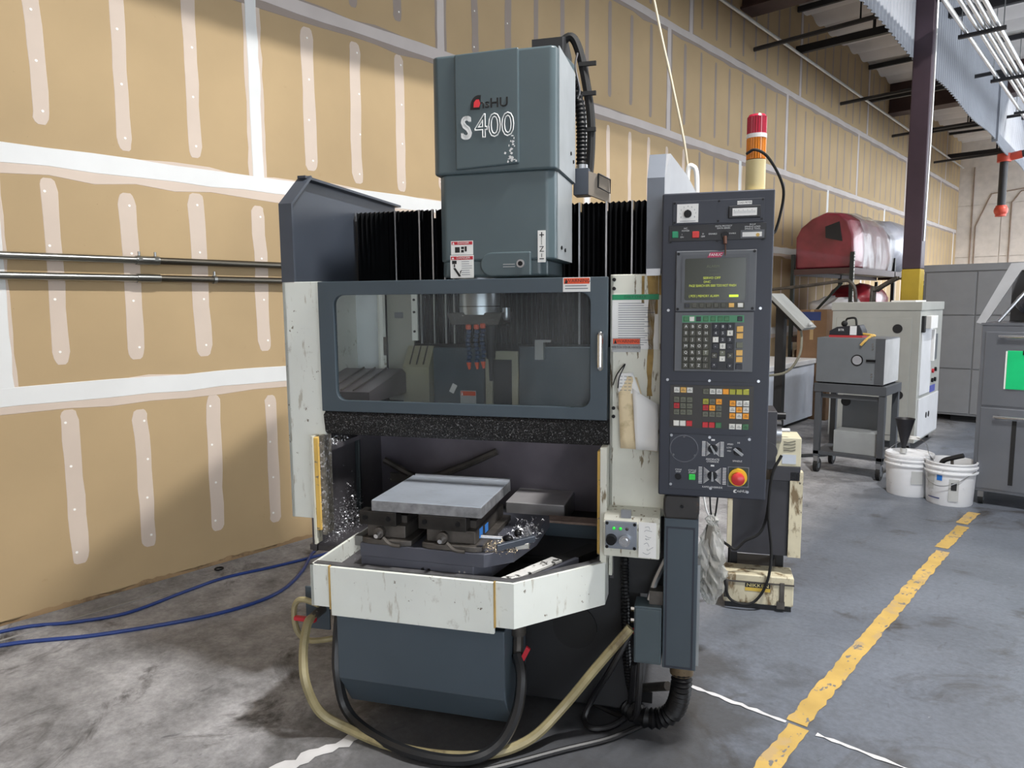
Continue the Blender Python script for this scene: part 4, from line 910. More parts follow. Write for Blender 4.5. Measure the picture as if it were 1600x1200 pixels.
MB().text('nsHU', (.817, yo-.0006, 1.0175), .013).prism([(.791, 1.011), (.789, 1.016), (.792, 1.022), (.800, 1.023), (.800, 1.020), (.795, 1.0185), (.795, 1.014), (.800, 1.0135), (.800, 1.011)], 'y', yo-.0008, yo-.0002).build('maker_lettering', p_wht, lp)

# stack light behind the console
sl = empty('stack_light', (MO[0]+.843*math.cos(MA)-.36*math.sin(MA), MO[1]+.843*math.sin(MA)+.36*math.cos(MA), 2.05), MA, label='red and amber stack light on a cream base above the console', cat='signal light')
R = .0335
MB().cyl((0, 0, 0), (0, 0, .125), R*1.02, n=24).build('light_base', mat('light_cream', (206, 190, 142), .5), sl, smooth=True)
MB().cyl((0, 0, .0), (0, 0, .02), .045, n=24).build('mounting_flange', MATS['light_cream'], sl, smooth=True)
def fluted(z0, z1, m, name):
    n = 48; MB().loft([[((R*(1 if i % 2 else .94))*math.cos(2*math.pi*i/n), (R*(1 if i % 2 else .94))*math.sin(2*math.pi*i/n), z) for i in range(n)] for z in (z0, z1)]).build(name, m, sl)
fluted(.128, .20, mat('lens_amber', (214, 124, 24), .25, coat=.4), 'amber_lens')
MB().cyl((0, 0, .200), (0, 0, .214), R*1.04, n=24).build('white_ring', p_white, sl, smooth=True)
fluted(.214, .272, mat('lens_red', (176, 28, 58), .25, coat=.4), 'red_lens')
MB().cyl((0, 0, .272), (0, 0, .280), R, R*.85, n=24).build('light_cap', MATS['lens_red'], sl, smooth=True)
BX(-.06, .06, -.03, .06, -.25, 0).build('light_bracket', g_con, sl)
def hose(name, pts, r, m, lab, cat='hose', ribs=0, n=8, loc=True, k=6):
    o = MB().tube(pts, r, n, True, k, ribs).build(name, m, None, smooth=True, label=lab, cat=cat)
    if loc: o.location = MO; o.rotation_euler = (0, 0, MA)
    return o
hose('signal_cable', [(.81, .32, 2.193), (.835, .28, 2.197), (.878, .30, 2.174), (.927, .35, 2.104), (.943, .40, 2.045), (.922, .42, 1.934), (.90, .40, 1.93)], .005, k_rub, 'thin black cable looping out beside the stack light', 'cable')
# hoses and cables about the machine's foot
m_yh = mat('hose_yellowed', (146, 136, 102), .4, var=.15, vscale=12, spots=[(9, .56, (104, 92, 66), .12)])
hose('drain_hose', [(-.82, .06, .43), (-.815, .01, .42), (-.80, -.05, .336), (-.775, -.08, .23), (-.735, -.05, .10), (-.627, -.028, .035), (-.433, -.068, .022), (-.225, -.074, .022), (-.047, -.02, .022), (.082, .065, .05), (.187, .152, .14), (.304, .19, .291), (.433, .22, .455)], .0185, m_yh, 'yellowed clear hose curving round the front of the machine foot')
hose('drain_hose', [(-.80, .08, .475), (-.88, .08, .49), (-.915, .08, .45), (-.90, .07, .36), (-.85, .07, .325), (-.78, .08, .33), (-.72, .10, .34)], .012, m_yh, 'small yellowed hose loop around the red drain lever')
hose('coolant_hose', [(-.70, .06, .45), (-.712, .06, .344), (-.70, .03, .228), (-.66, .02, .08), (-.507, -.045, .035), (-.306, -.10, .027), (-.123, -.085, .027), (-.022, -.02, .06), (.033, .026, .16), (.047, .06, .287), (.021, .10, .36)], .021, mat('hose_black', (30, 31, 33), .38), 'thick black hose slung beneath the grey tank cover')
hose('corrugated_conduit', [(.623, .26, .32), (.622, .25, .22), (.598, .29, .11), (.545, .30, .062), (.477, .30, .058), (.41, .36, .06), (.36, .44, .09), (.335, .52, .15)], .038, k_bel, 'fat black corrugated conduit bending under the console post', 'conduit', .016, 12)
MB  # noqa
c_ = MB().cyl((.623, .26, .28), (.623, .26, .325), .044, n=16).build('conduit_collar', mat('collar_brass', (110, 96, 76), .45, metal=.5), ps, smooth=True)
hose('corrugated_conduit', [(.400, .30, .70), (.404, .30, .522), (.408, .30, .366), (.42, .32, .20), (.44, .36, .06), (.40, .42, .03)], .016, k_bel, 'slim black corrugated conduit hanging below the operator box', 'conduit', .012, 8)
m_cab = mat('cable_black', (26, 26, 28), .45)
hose('power_cable', [(.432, .24, .43), (.361, .22, .283), (.286, .30, .12), (.250, .285, .03), (.285, .235, .018), (.367, .28, .018), (.42, .34, .06), (.444, .25, .30)], .012, m_cab, 'black cable looped on the floor left of the junction box', 'cable')
hose('power_cable', [(.47, .24, .33), (.466, .23, .20), (.45, .28, .07), (.39, .35, .02), (.30, .40, .015), (.2, .46, .015), (.066, .488, .015)], .013, m_cab, 'black cable dropping from the junction box and running under the machine', 'cable')
hose('floor_cable', [(.56, .42, .012), (.46, .30, .012), (.354, .19, .012), (.198, .08, .012), (.026, -.05, .012), (-.12, -.15, .012)], .011, m_cab, 'black cable lying across the floor before the machine foot', 'cable')
BX(-.6, .5, .5, .54, .0, .05).build('foot_rail', k_base, mc)
o = MB().cyl((.57, .35, .17), (.44, .52, .05), .018, n=10).build('steel_pipe', s_dark, mc, smooth=True)
hose('ceiling_wire', [(-.12, 1.3, 6.2), (.10, 1.3, 4.6), (.412, 1.3, 3.126), (.503, 1.3, 2.733), (.582, 1.3, 2.351), (.597, 1.3, 2.0)], .006, mat('wire_cream', (196, 184, 160), .5), 'cream cord coming down from the roof behind the machine', 'cord')
# blue air hoses on the floor by the wall
m_bl = mat('air_hose_blue', (36, 62, 128), .4)
hose('air_hose', [(-4.30, .2, .009), (-4.33, .85, .009), (-4.16, 1.15, .009), (-4.07, 1.376, .009), (-4.12, 1.7, .009), (-4.15, 1.963, .009), (-4.09, 2.25, .009), (-4.046, 2.53, .009), (-4.0, 3.0, .009)], .0095, m_bl, 'blue air hose on the floor, the one nearer the tan wall', loc=False)
hose('air_hose', [(-4.22, .4, .009), (-4.15, .812, .009), (-3.91, 1.165, .009), (-3.72, 1.571, .009), (-3.66, 1.85, .009), (-3.70, 2.09, .009), (-3.87, 2.33, .009), (-4.10, 2.55, .009), (-4.25, 2.75, .02), (-4.38, 2.95, .25)], .0105, m_bl, 'blue air hose on the floor, the one farther from the wall', loc=False)
BX(-4.235, -4.222, .3, 1.60, 0, .004).build('floor_strip', mat('strip_grey', (150, 150, 150), .6), None, label='thin pale strip lying along the foot of the wall', cat='strip')
t = MB().tube([(-4.33+.025*math.cos(a*math.pi/6), 2.02+.025*math.sin(a*math.pi/6), .006) for a in range(13)], .005, 6, False).build('rubber_ring', k_rub, None, smooth=True, label='small black rubber ring on the floor by the wall', cat='ring')

# ---------------------------------------------------------------- rotary table stand behind the console
w_cream = mat('stand_cream', (200, 192, 166), .5, var=.1, vscale=6, spots=[(10, .52, (120, 102, 74), .1, (2, 2, .7)), (36, .66, (60, 52, 44), .03)])
k_std = mat('stand_black', (48, 48, 54), .5, var=.1)
rsn = local('rotary_stand', label='grimy black and cream stand behind the console', cat='stand')
BX(.85, 1.14, 1.62, 1.64, .30, .72).build('front_plate', k_std, rsn)
BX(1.14, 1.205, 1.60, 1.66, .30, .77).build('side_rail', w_cream, rsn)
BX(.825, .85, 1.60, 1.66, .33, .72).build('side_rail', w_cream, rsn)
BX(.85, 1.16, 1.64, 2.1, .30, .72).build('stand_body', k_std, rsn)
for x in (.87, 1.12):
    for y in (1.80, 2.06): BX(x-.02, x+.02, y-.02, y+.02, 0, .30).build('leg', k_base, rsn)
BX(.86, 1.14, 1.76, 2.1, .10, .13).build('lower_shelf', k_base, rsn)
rt_ = local('rotary_table', label='black rotary table with bright chuck and cream motor on the stand', cat='rotary table')
BX(1.06, 1.19, 1.60, 1.80, .80, .955).build('motor_housing', mat('housing_cream', (200, 194, 168), .5, var=.05), rt_, bevel=.004)
BX(1.05, 1.19, 1.60, 1.82, .72, .80).build('motor_base', k_std, rt_, bevel=.003)
BX(1.095, 1.165, 1.597, 1.60, .815, .865).build('name_plate', s_steel, rt_)
mb = MB(); rs = random.Random(3)
for i in range(4): z = .935-i*.016; mb.tube([(1.10, 1.598, z), (1.12, 1.598, z+rs.uniform(-.008, .008)), (1.14, 1.598, z), (1.16, 1.598, z+.006)], .0016, 4)
mb.build('handwriting', p_black, rt_)
BX(.96, 1.055, 1.50, 1.72, .80, 1.11).build('table_body', k_std, rt_, bevel=.006)
MB().cyl((1.055, 1.61, .985), (1.085, 1.61, .985), .062, n=24).build('chuck_body', s_steel, rt_, smooth=True)
MB().cyl((1.085, 1.61, .995), (1.13, 1.61, .995), .012, n=12).build('chuck_pin', s_chrome, rt_, smooth=True)
MB().cyl((1.01, 1.50, .90), (1.01, 1.485, .90), .05, n=20).build('hand_knob', k_std, rt_, smooth=True)
BX(.97, 1.0, 1.55, 1.62, 1.11, 1.15).build('top_fitting', k_base, rt_)
MB().cyl((1.05, 1.55, 1.08), (1.10, 1.55, 1.08), .02).build('side_fitting', k_bolt, rt_)
tc_ = local('equipment_case', label='grimy cream case with black lettered label on the floor below the stand', cat='case')
BX(.812, 1.175, 1.57, 1.74, .03, .195).build('case_body', w_cream, tc_, bevel=.008)
BX(.822, 1.165, 1.58, 1.73, 0, .03).build('case_foot', k_base, tc_)
BX(.81, 1.177, 1.565, 1.745, .150, .158).build('case_seam', s_dark, tc_)
for x in (1.115, .825): BX(x-.012, x+.012, 1.56, 1.57, .06, .165).build('case_latch', s_dark, tc_, bevel=.002)
BX(1.09, 1.13, 1.56, 1.57, .02, .06).build('corner_guard', s_dark, tc_)
BX(.925, 1.055, 1.568, 1.57, .125, .150).build('label_black', p_black, tc_)
MB().text('NIKKEN', (.99, 1.567, 1.375e-1), .027, sx=1.2).build('label_lettering', mat('print_yellowish', (214, 200, 140), .5), tc_)
BX(.925, 1.055, 1.568, 1.57, .105, .124).build('label_yellow', mat('label_ochre', (196, 166, 70), .5, var=.15), tc_)
for q, pts in enumerate(([(1.082, 1.50, .88), (1.038, 1.50, .769), (1.029, 1.53, .559), (1.051, 1.54, .348), (1.039, 1.54, .19), (.993, 1.545, .078), (.929, 1.545, .035), (.844, 1.545, .062), (.815, 1.55, .169)], [(1.03, 1.53, .62), (1.017, 1.55, .505), (.984, 1.55, .432), (.919, 1.55, .391), (.871, 1.55, .34), (.831, 1.55, .358), (.785, 1.5, .414), (.76, 1.45, .52)])):
    hose('motor_cable', pts, .0075, k_rub, ['black cable hanging from the rotary table over the cream case', 'short black cable sagging across the stand front'][q], 'cable')
# clear bag with cables hanging behind the post
m_bag = glassmat('clear_bag', (222, 220, 214), .32, .10)
rs = random.Random(21); prof = [(.012, .70), (.03, .67), (.02, .645), (.048, .58), (.062, .48), (.064, .40), (.05, .32), (.02, .26)]
mb = MB(); n = 26; pp = []
for a_, b_ in zip(prof[:-1], prof[1:]): pp += [(a_[0]+(b_[0]-a_[0])*q/3, a_[1]+(b_[1]-a_[1])*q/3) for q in range(3)]
prof = pp+[prof[-1]]
mb.loft([[(.735+(r*(1+.26*rs.uniform(-1, 1)))*math.cos(2*math.pi*i/n), .98+(r*.6*(1+.25*rs.uniform(-1, 1)))*math.sin(2*math.pi*i/n), z) for i in range(n)] for r, z in prof])
bg_ = local('plastic_bag', label='crumpled clear plastic bag of parts hanging behind the console post', cat='bag')
mb.build('bag_film', m_bag, bg_)
MB().tube([(.73, .98, .64), (.72, .97, .55), (.75, .99, .47), (.73, .97, .38), (.745, .98, .32)], .022, 6).build('bag_contents', mat('contents_grey', (120, 116, 108), .6, metal=.3), bg_)
for q, dx in enumerate((-.03, -.01, .015)): hose('hanging_wire', [(.73+dx, .95, 1.0), (.735+dx*1.6, .96, .86), (.735+dx, .97, .72), (.74, .98, .66)], .004, m_cab if q else p_white, ['white wire above the clear bag', 'black wire above the clear bag, the middle one', 'black wire above the clear bag, the right one'][q], 'wire')
# ---------------------------------------------------------------- things down the hall (aligned with the wall)
g_eq = mat('equipment_grey', (102, 107, 112), .45, var=.04)
g_cart = mat('cart_grey', (72, 75, 80), .5, var=.05)
g_lt = mat('cabinet_light_grey', (170, 172, 168), .5, var=.03)
g_wht = mat('cabinet_white', (214, 216, 220), .45, var=.03)
m_ss = mat('stainless', (134, 138, 146), .34, metal=.75, var=.05, vscale=3)
def caster(parent, x, y, r=.055):
    c = BX(x-.02, x+.02, y-.03, y+.03, r*1.3, r*2.4).build('caster', s_steel, parent)
    MB().cyl((x-.018, y+.02, r), (x+.018, y+.02, r), r, n=16).build('wheel', k_rub, c, smooth=True)
    MB().cyl((x-.02, y+.02, r), (x+.02, y+.02, r), r*.5, n=12).build('wheel_hub', g_eq, c, smooth=True)
# cart
t = empty('equipment_cart', (-2.37, 7.10, 0), label='grey steel cart on casters carrying the grey enclosure', cat='cart')
W, D = .625, .52
for x in (0, W-.055):
    for y in (0, D-.055): BX(x, x+.055, y, y+.055, .15, .87).build('leg', g_cart, t, bevel=.003)
BX(-.01, W+.01, -.01, D+.01, .80, .885).build('top_frame', g_cart, t, bevel=.004)
BX(0, W, 0, D, .185, .215).build('lower_shelf', g_cart, t)
BX(.055, W-.055, .03, .04, .74, .78).build('cross_rail', g_cart, t)
BX(.17, W-.06, .30, .31, .42, .75).build('back_panel', g_eq, t)
BX(.17, W-.06, .06, .28, .215, .43).build('shelf_box', mat('box_grey', (146, 150, 152), .5), t, bevel=.004)
MB().cyl((.20, .298, .685), (.20, .29, .685), .045, n=18).build('panel_hole', k_base, t)
for x in (.03, W-.03):
    for y in (.02, D-.05): caster(t, x, y, .068)
t = empty('test_enclosure', (-2.37, 7.10, .885), label='grey box enclosure with round port standing on the cart', cat='enclosure')
BX(0, .60, 0, .50, .012, .44).build('enclosure_body', g_eq, t, bevel=.004)
BX(.525, .605, -.004, .02, .012, .44).build('hinge_strip', g_cart, t, bevel=.002)
BX(.602, .606, .0, .50, .02, .43).build('side_panel', mat('panel_polished', (226, 228, 230), .25, metal=.3), t)
MB().cyl((.37, .0, .235), (.37, -.006, .235), .052, n=28).build('port_ring', k_bolt, t, smooth=True)
MB().cyl((.37, -.006, .235), (.37, -.008, .235), .042, n=28).build('port_glass', mat('port_pale', (150, 152, 158), .3), t, smooth=True)
BX(.45, .53, -.015, 0, .225, .245).build('latch', k_bolt, t, bevel=.002)
for z in (.06, .085, .11, .34, .365, .39): MB().cyl((.50, .0, z), (.50, -.004, z), .007, n=8).build('rivet', s_steel, t)
for x in (.03, .57):
    for y in (.03, .47): MB().cyl((x, y, 0), (x, y, .012), .02).build('rubber_foot', k_rub, t)
t = empty('battery_charger', (-2.30, 7.22, 1.325), label='small black and red power unit with carry handle on the enclosure', cat='charger')
BX(.0, .30, 0, .16, .0, .02).build('red_base', mat('charger_red', (176, 56, 60), .5), t)
MB().prism([(.0, .02), (.0, .06), (.07, .10), (.27, .12), (.30, .06), (.30, .02)], 'y', .0, .16).build('charger_body', mat('charger_black', (34, 36, 44), .45), t, bevel=.006)
BX(.19, .25, -.004, 0, .025, .11).build('charger_front', g_wht, t)
MB().tube([(.12, .08, .11), (.13, .08, .165), (.15, .08, .18), (.21, .08, .18), (.225, .08, .11)], .010, 6).build('carry_handle', k_rub, t)
MB().sphere((.12, .06, .13), .03).build('control_knob', k_rub, t, smooth=True)
MB().text('BTR', (.11, -.002, .07), .03).build('charger_lettering', p_wht, t)
t = MB().tube([(-2.0, 7.25, 1.36), (-1.93, 7.20, 1.355), (-1.88, 7.18, 1.35), (-1.90, 7.13, 1.345), (-1.94, 7.09, 1.30), (-1.97, 7.08, 1.26)], .012, 6).build('charger_clamp', y_guard, None, smooth=True, label='brass coloured cable clamp hanging over the front of the enclosure', cat='clamp')
# tall light grey cabinet
t = empty('machine_cabinet', (-2.76, 8.757, 0), label='tall pale grey machine cabinet with a white side door behind the buckets', cat='cabinet')
BX(0, .92, 0, 1.10, .09, 1.56).build('cabinet_body', g_lt, t, bevel=.006)
BX(-.01, .93, -.01, 1.12, 1.56, 1.655).build('cabinet_cap', g_lt, t, bevel=.006)
BX(.05, .84, -.012, 0, .16, 1.48).build('rear_panel', g_lt, t, bevel=.004)
for x, z in ((.70, 1.36), (.74, .62)): MB().cyl((x, -.012, z), (x, -.018, z), .05, n=20).build('grommet', k_base, t, smooth=True)
BX(.92, .935, .06, .55, .62, 1.50).build('side_door', g_wht, t, bevel=.003)
BX(.92, .935, .06, 1.04, .12, .58).build('side_door', g_wht, t, bevel=.003)
BX(.92, .95, .05, .12, 1.32, 1.50).build('door_recess', k_base, t)
BX(.92, 1.0, .12, .45, 1.36, 1.50).build('drive_bay', p_white, t, bevel=.004)
BX(.93, .965, .50, .56, .98, 1.34).build('white_handle', p_white, t)
BX(.92, .93, .64, .86, .98, 1.28).build('display_window', g_eq, t)
for y, z, m_ in ((.70, .85, p_red), (.84, .86, k_bolt), (.70, .74, k_bolt), (.84, .74, k_bolt)): MB().cyl((.92, y, z), (.94, y, z), .025, n=12).build('panel_button', m_, t)
BX(.92, .925, .62, .88, .60, .68).build('blue_label', mat('label_violet', (84, 92, 170), .5), t)
for y in (.44, .56): MB().cyl((.935, y, .36), (.938, y, .36), .035, n=14).build('door_slot', k_base, t)
for x in (.08, .84):
    for y in (.08, 1.0): caster(t, x, y, .038)
t = MB().box(-2.20, -1.95, 9.0, 9.5, 1.655, 1.672).build('paper_stack', p_white, None, label='loose papers lying on top of the pale grey cabinet', cat='paper')
# buckets
m_pl = mat('bucket_white', (222, 224, 228), .4, var=.03, spots=[(14, .66, (170, 172, 176), .08)])
def bucket(x, y, lab):
    t = empty('bucket', (x, y, 0), label=lab, cat='bucket', group='white pails by the cart')
    R0, R1, Hh = .168, .184, .355
    MB().lathe([(0.001, 0), (R0*.97, 0), (R0, .01), (R1*.985, Hh-.09), (R1+.012, Hh-.088), (R1+.012, Hh-.078), (R1, Hh-.075), (R1, Hh-.05), (R1+.010, Hh-.048), (R1+.010, Hh-.036), (R1, Hh-.033), (R1, Hh-.012), (R1+.008, Hh-.008), (R1+.006, Hh), (R1-.006, Hh), (R1-.01, Hh-.02), (R0-.004, .02), (.001, .018)], n=36).build('pail', m_pl, t, smooth=True)
    return t, R0, R1, Hh
def wrap(t, a0, a1, z0, z1, r, m, name, n=8):
    vs = []
    for i in range(n+1):
        a = a0+(a1-a0)*i/n
        for z in (z0, z1): vs.append((r*math.cos(a), r*math.sin(a), z))
    return MB().add(vs, [(2*i, 2*i+2, 2*i+3, 2*i+1) for i in range(n)]).build(name, m, t, smooth=True)
t, a, b, h = bucket(-1.46, 6.83, 'closed white pail with black funnel on its lid')
MB().lathe([(.001, h-.006), (b*.9, h-.006), (b*.93, h+.006), (b+.004, h+.006), (b+.006, h-.02)], n=36).build('lid', m_pl, t, smooth=True)
wrap(t, -1.25, -.75, .12, .23, .182, p_silver, 'label_patch')
MB().tube([(b+.01, 0, h-.06), (b*.9, -.1, h+.03), (.10, .05, h+.10), (-.02, .1, h+.12), (-b*.9, .08, h+.02), (-b-.01, 0, h-.06)], .003, 6).build('wire_bail', s_steel, t)
BX(-.05, .05, .09, .115, h+.105, h+.13).build('bail_grip', p_white, t)
fn = empty('funnel', (-1.50, 6.78, .361), label='black funnel standing in the lid of the closed pail', cat='funnel')
MB().lathe([(.012, .0), (.020, .06), (.075, .29), (.078, .30), (.070, .29), (.014, .06)], n=24).build('funnel_cone', mat('funnel_black', (28, 28, 34), .5), fn, smooth=True)
MB().cyl((0, 0, 0), (0, 0, .04), .026).build('funnel_collar', p_silver, fn, smooth=True)
t, a, b, h = bucket(-1.13, 6.73, 'open white pail with dark trowel and blue printed label')
MB().lathe([(.001, .25), (b*.93, .25)], n=30).build('dark_contents', k_base, t)
wrap(t, -1.95, -1.72, .21, .255, .182, mat('label_blue2', (30, 110, 196), .4), 'blue_label')
wrap(t, -2.5, -2.05, .19, .25, .182, p_silver, 'print_patch'); wrap(t, -2.5, -2.1, .13, .18, .1785, p_silver, 'print_patch')
wrap(t, -1.45, -1.05, .05, .23, .180, p_silver, 'warning_patch'); wrap(t, -1.36, -1.14, .14, .20, .1835, k_base, 'warning_picture')
wrap(t, -2.4, -1.8, .055, .065, .1765, mat('print_navy', (60, 66, 110), .5), 'print_stripe')
MB().tube([(-b-.01, -.03, h-.06), (-.13, -.17, .20), (-.03, -.205, .17), (.08, -.18, .21), (b, -.06, h-.06)], .003, 6).build('wire_bail', s_steel, t)
tr = empty('trowel', (-1.13, 6.73, .30), label='dark handled tool leaning in the open pail', cat='tool')
MB().tube([(-.06, -.08, .0), (-.04, -.09, .06), (.04, -.10, .10), (.10, -.11, .125)], .02, 8).build('tool_handle', k_base, tr, smooth=True)
MB().tube([(.02, -.09, .09), (.02, -.09, .02), (.0, -.08, -.05)], .013, 6).build('tool_shank', s_dark, tr)
# stainless roll cabinet on the right
t = empty('roll_cabinet', (-.985, 6.78, 0), label='stainless roll cabinet with long handles at the right edge', cat='cabinet')
BX(0, 1.2, 0, .75, .12, 1.47).build('cabinet_body', m_ss, t, bevel=.006)
BX(.03, 1.17, -.012, 0, .83, 1.42).build('upper_drawer', m_ss, t, bevel=.003)
BX(.03, 1.17, -.012, 0, .15, .81).build('lower_drawer', m_ss, t, bevel=.003)
for z in (1.385, .745):
    h_ = MB().cyl((.12, -.05, z), (1.1, -.05, z), .012, n=10).build('drawer_handle', s_chrome, t, smooth=True)
    for x in (.15, 1.05): BX(x-.012, x+.012, -.05, -.01, z-.01, z+.01).build('handle_bracket', k_bolt, h_)
BX(.245, .275, -.02, -.012, .20, .72).build('lower_strap', k_rub, t)
BX(-.005, 1.2, -.005, .75, 1.47, 1.49).build('cabinet_top', m_ss, t)
for x in (.06, 1.1):
    for y in (.06, .66): caster(t, x, y, .05)
ss2 = mat('stainless_bright', (188, 190, 194), .35, metal=.3, var=.05)
l = MB().prism([(-.04, 1.492), (.015, 1.475), (.235, 1.90), (.42, 1.93), (.42, 1.965), (.165, 1.955)], 'y', .0, .03).build('lid_side', ss2, t)
MB().prism([(.165, 1.955), (.235, 1.90), (1.2, 2.0), (1.2, 2.06)], 'y', .03, .70).build('lid_panel', m_ss, t)
BX(.1, 1.2, .68, .72, 1.49, 1.95).build('lid_back', mat('lid_inner', (96, 98, 102), .4, metal=.4), t)
MB().tube([(.10, .06, 1.50), (.36, .10, 1.88)], .014, 8).build('lid_strut', s_chrome, t, smooth=True)
cb = empty('clipboard', (-.80, 6.762, .97), label='bright green clipboard with black clip on the roll cabinet front', cat='clipboard')
BX(0, .32, -.008, 0, 0, .305).build('board', mat('board_green', (10, 190, 116), .4, emit=0), cb, bevel=.003)
BX(-.012, .31, 0, .005, .0, .30).build('paper_edge', p_white, cb)
BX(.10, .24, -.02, -.008, .275, .31).build('clip', k_bolt, cb, bevel=.003)
MB().sphere((0, 0, 0), 1, 20, 12).build('dark_bag', mat('bag_navy', (40, 48, 66), .3, var=.3, vscale=6, bump=.6, bscale=9), None, smooth=True, label='dark crumpled plastic bag in the open lid of the roll cabinet', cat='bag')
o = bpy.data.objects['dark_bag']; o.location = (-.46, 7.12, 1.65); o.scale = (.36, .26, .16)
# big grey enclosure behind
t = empty('machine_enclosure', (-2.36, 11.3, 0), label='large plain grey machine enclosure far behind the roll cabinet', cat='machine')
BX(.0, 4.5, 0, 2.4, .09, 2.13).build('enclosure_body', mat('enclosure_grey', (134, 136, 140), .5, var=.03), t, bevel=.006)
BX(-.02, 4.5, -.02, .02, 2.06, 2.15).build('enclosure_cap', MATS['enclosure_grey'], t)
for z0, z1 in ((.12, .72), (.74, 1.45), (1.47, 2.04)):
    for x0, x1 in ((.03, .62), (.64, 1.4), (1.42, 2.6)): BX(x0, x1, -.015, 0, z0, z1).build('panel', MATS['enclosure_grey'], t, bevel=.003)
BX(.4, 4.4, .1, 2.3, .0, .09).build('plinth', k_base, t)
# white bench freezer
t = empty('chest_cabinet', (-4.30, 7.2, 0), label='low white chest cabinet along the wall behind the cart', cat='cabinet')
BX(0, .84, 0, 3.1, .05, .80).build('chest_body', mat('chest_white', (208, 216, 230), .4, var=.03), t, bevel=.01)
BX(-.01, .86, -.01, 3.12, .80, .87).build('chest_lid', g_wht, t, bevel=.01)
BX(.05, .79, .05, 3.05, 0, .05).build('plinth', k_base, t)
BX(.86, .90, .5, .62, .74, .79).build('lid_latch', k_bolt, t)
# tilted display on a stand near the chest
t = empty('tilted_display', (0, 6.9, 0), label='grey flat display tilted on a black stand left of the cart', cat='display')
MB().prism([(-2.752, 1.730), (-2.722, 1.752), (-2.385, 1.425), (-2.412, 1.400)], 'y', -.10, .22).build('display_slab', mat('display_grey', (146, 148, 146), .45), t, bevel=.004)
MB().prism([(-2.75, 1.69), (-2.735, 1.70), (-2.44, 1.41), (-2.455, 1.395)], 'y', -.06, .18).build('display_back', k_base, t)
BX(-2.71, -2.63, .02, .10, .03, 1.62).build('display_post', k_base, t)
BX(-2.80, -2.54, -.10, .20, .0, .03).build('display_base', k_base, t)
MB().sphere((-2.375, .0, 1.455), .022).build('display_knob', p_silver, t, smooth=True)
MB().tube([(-2.75, 6.75, .95), (-2.55, 6.82, 1.0), (-2.45, 6.85, 1.15), (-2.44, 6.88, 1.30), (-2.46, 6.9, 1.41)], .012, 6).build('grey_cable', mat('cable_grey', (120, 118, 104), .5), None, smooth=True, label='grey cable curving down beside the tilted display', cat='cable')
# rack with wrapped goods along the wall
k_rk = mat('rack_black_green', (28, 36, 36), .5)
t = empty('storage_rack', (-4.03, 10.8, 0), label='black steel storage rack along the wall carrying wrapped red goods', cat='rack')
for y in (0, 2.2, 4.4):
    for x in (.0, .83):
        p = BX(x, x+.05, y, y+.05, 0, 2.36 if y < 4 else 2.03).build('upright', k_rk, t)
        if y == 0 and x > .5: BX(x+.05, x+.056, y+.01, y+.04, 1.3, 2.36).build('slotted_face', mat('slot_white', (220, 220, 215), .5, spots=[(60, .5, (40, 44, 44), .02, (.01, .01, 1))]), p)
rb = mat('rack_beam', (74, 52, 50), .5)
for z in (.45, 1.05, 2.05):
    for x in (0, .84): BX(x, x+.04, .05, 4.4, z, z+.09).build('beam', rb, t)
    for y in (.0, 4.4): BX(.05, .83, y+.005, y+.045, z+.01, z+.09).build('beam', rb, t)
    BX(.04, .84, .05, 4.4, z+.06, z+.088).build('deck', k_rk, t)
MB().tube([(.26, -.01, 1.38), (.74, -.01, 1.93)], .02, 6, False).build('brace', k_rk, t)
MB().tube([(.86, 4.38, 2.0), (.86, 3.7, 1.66)], .02, 6, False).build('brace', k_rk, t)
m_redw = mat('wrapped_red', (120, 40, 54), .35, var=.25, vscale=2.5, coat=.4, bump=.5, bscale=6)
def blob(c, s, seed, n=26, m=14, amp=.10, sq=.6):
    rs = random.Random(seed); ph = [(rs.uniform(1, 4), rs.uniform(1, 4), rs.uniform(0, 6)) for _ in range(6)]; rings = []
    f = lambda v: math.copysign(abs(v)**sq, v)
    for k in range(m+1):
        th = math.pi*k/m; ring = []
        for i in range(n):
            a = 2*math.pi*i/n; d = 1+amp*sum(math.sin(p*a+q*th*2+r) for p, q, r in ph)/3
            ring.append((c[0]+s[0]*f(math.sin(th))*f(math.cos(a))*d, c[1]+s[1]*f(math.sin(th))*f(math.sin(a))*d, c[2]-s[2]*f(math.cos(th))*d))
        rings.append(ring)
    return MB().loft(rings, False)
# bundle: dome-topped block of wrapped foam, end face towards the machine
prof = [(-4.0, 2.145), (-4.0, 2.62), (-3.93, 2.76), (-3.78, 2.88), (-3.58, 2.955), (-3.40, 2.93), (-3.26, 2.82), (-3.18, 2.62), (-3.16, 2.35), (-3.20, 2.145)]
rings = []
for q, (y, k) in enumerate(((10.86, .97), (10.95, 1.0), (11.5, 1.02), (12.1, .99), (12.6, 1.01), (12.9, .93))):
    rings.append([(-3.58+(x+3.58)*k, y, 2.145+(z-2.145)*k) for x, z in prof])
b1 = MB().loft(rings).build('red_roll', m_redw, None, bevel=.03, seg=2, label='large dark red wrapped bundle on the top rack shelf', cat='bundle')
MB().prism([(-3.56, 2.58), (-3.33, 2.52), (-3.38, 2.80), (-3.57, 2.74)], 'y', 10.845, 10.86).build('black_patch', k_base, b1)
rs = random.Random(31); rr = []
for q in range(9):
    y = 11.3+q*.2; rr.append([(-3.58+(x+3.58)*(1.03+rs.uniform(0, .05)), y+rs.uniform(-.05, .05), 2.15+(z-2.15)*(1.02+rs.uniform(0, .05))) for x, z in prof])
MB().loft(rr, False).build('film_wrap', glassmat('clear_film', (214, 206, 208), .30, .12), b1)
rg = []
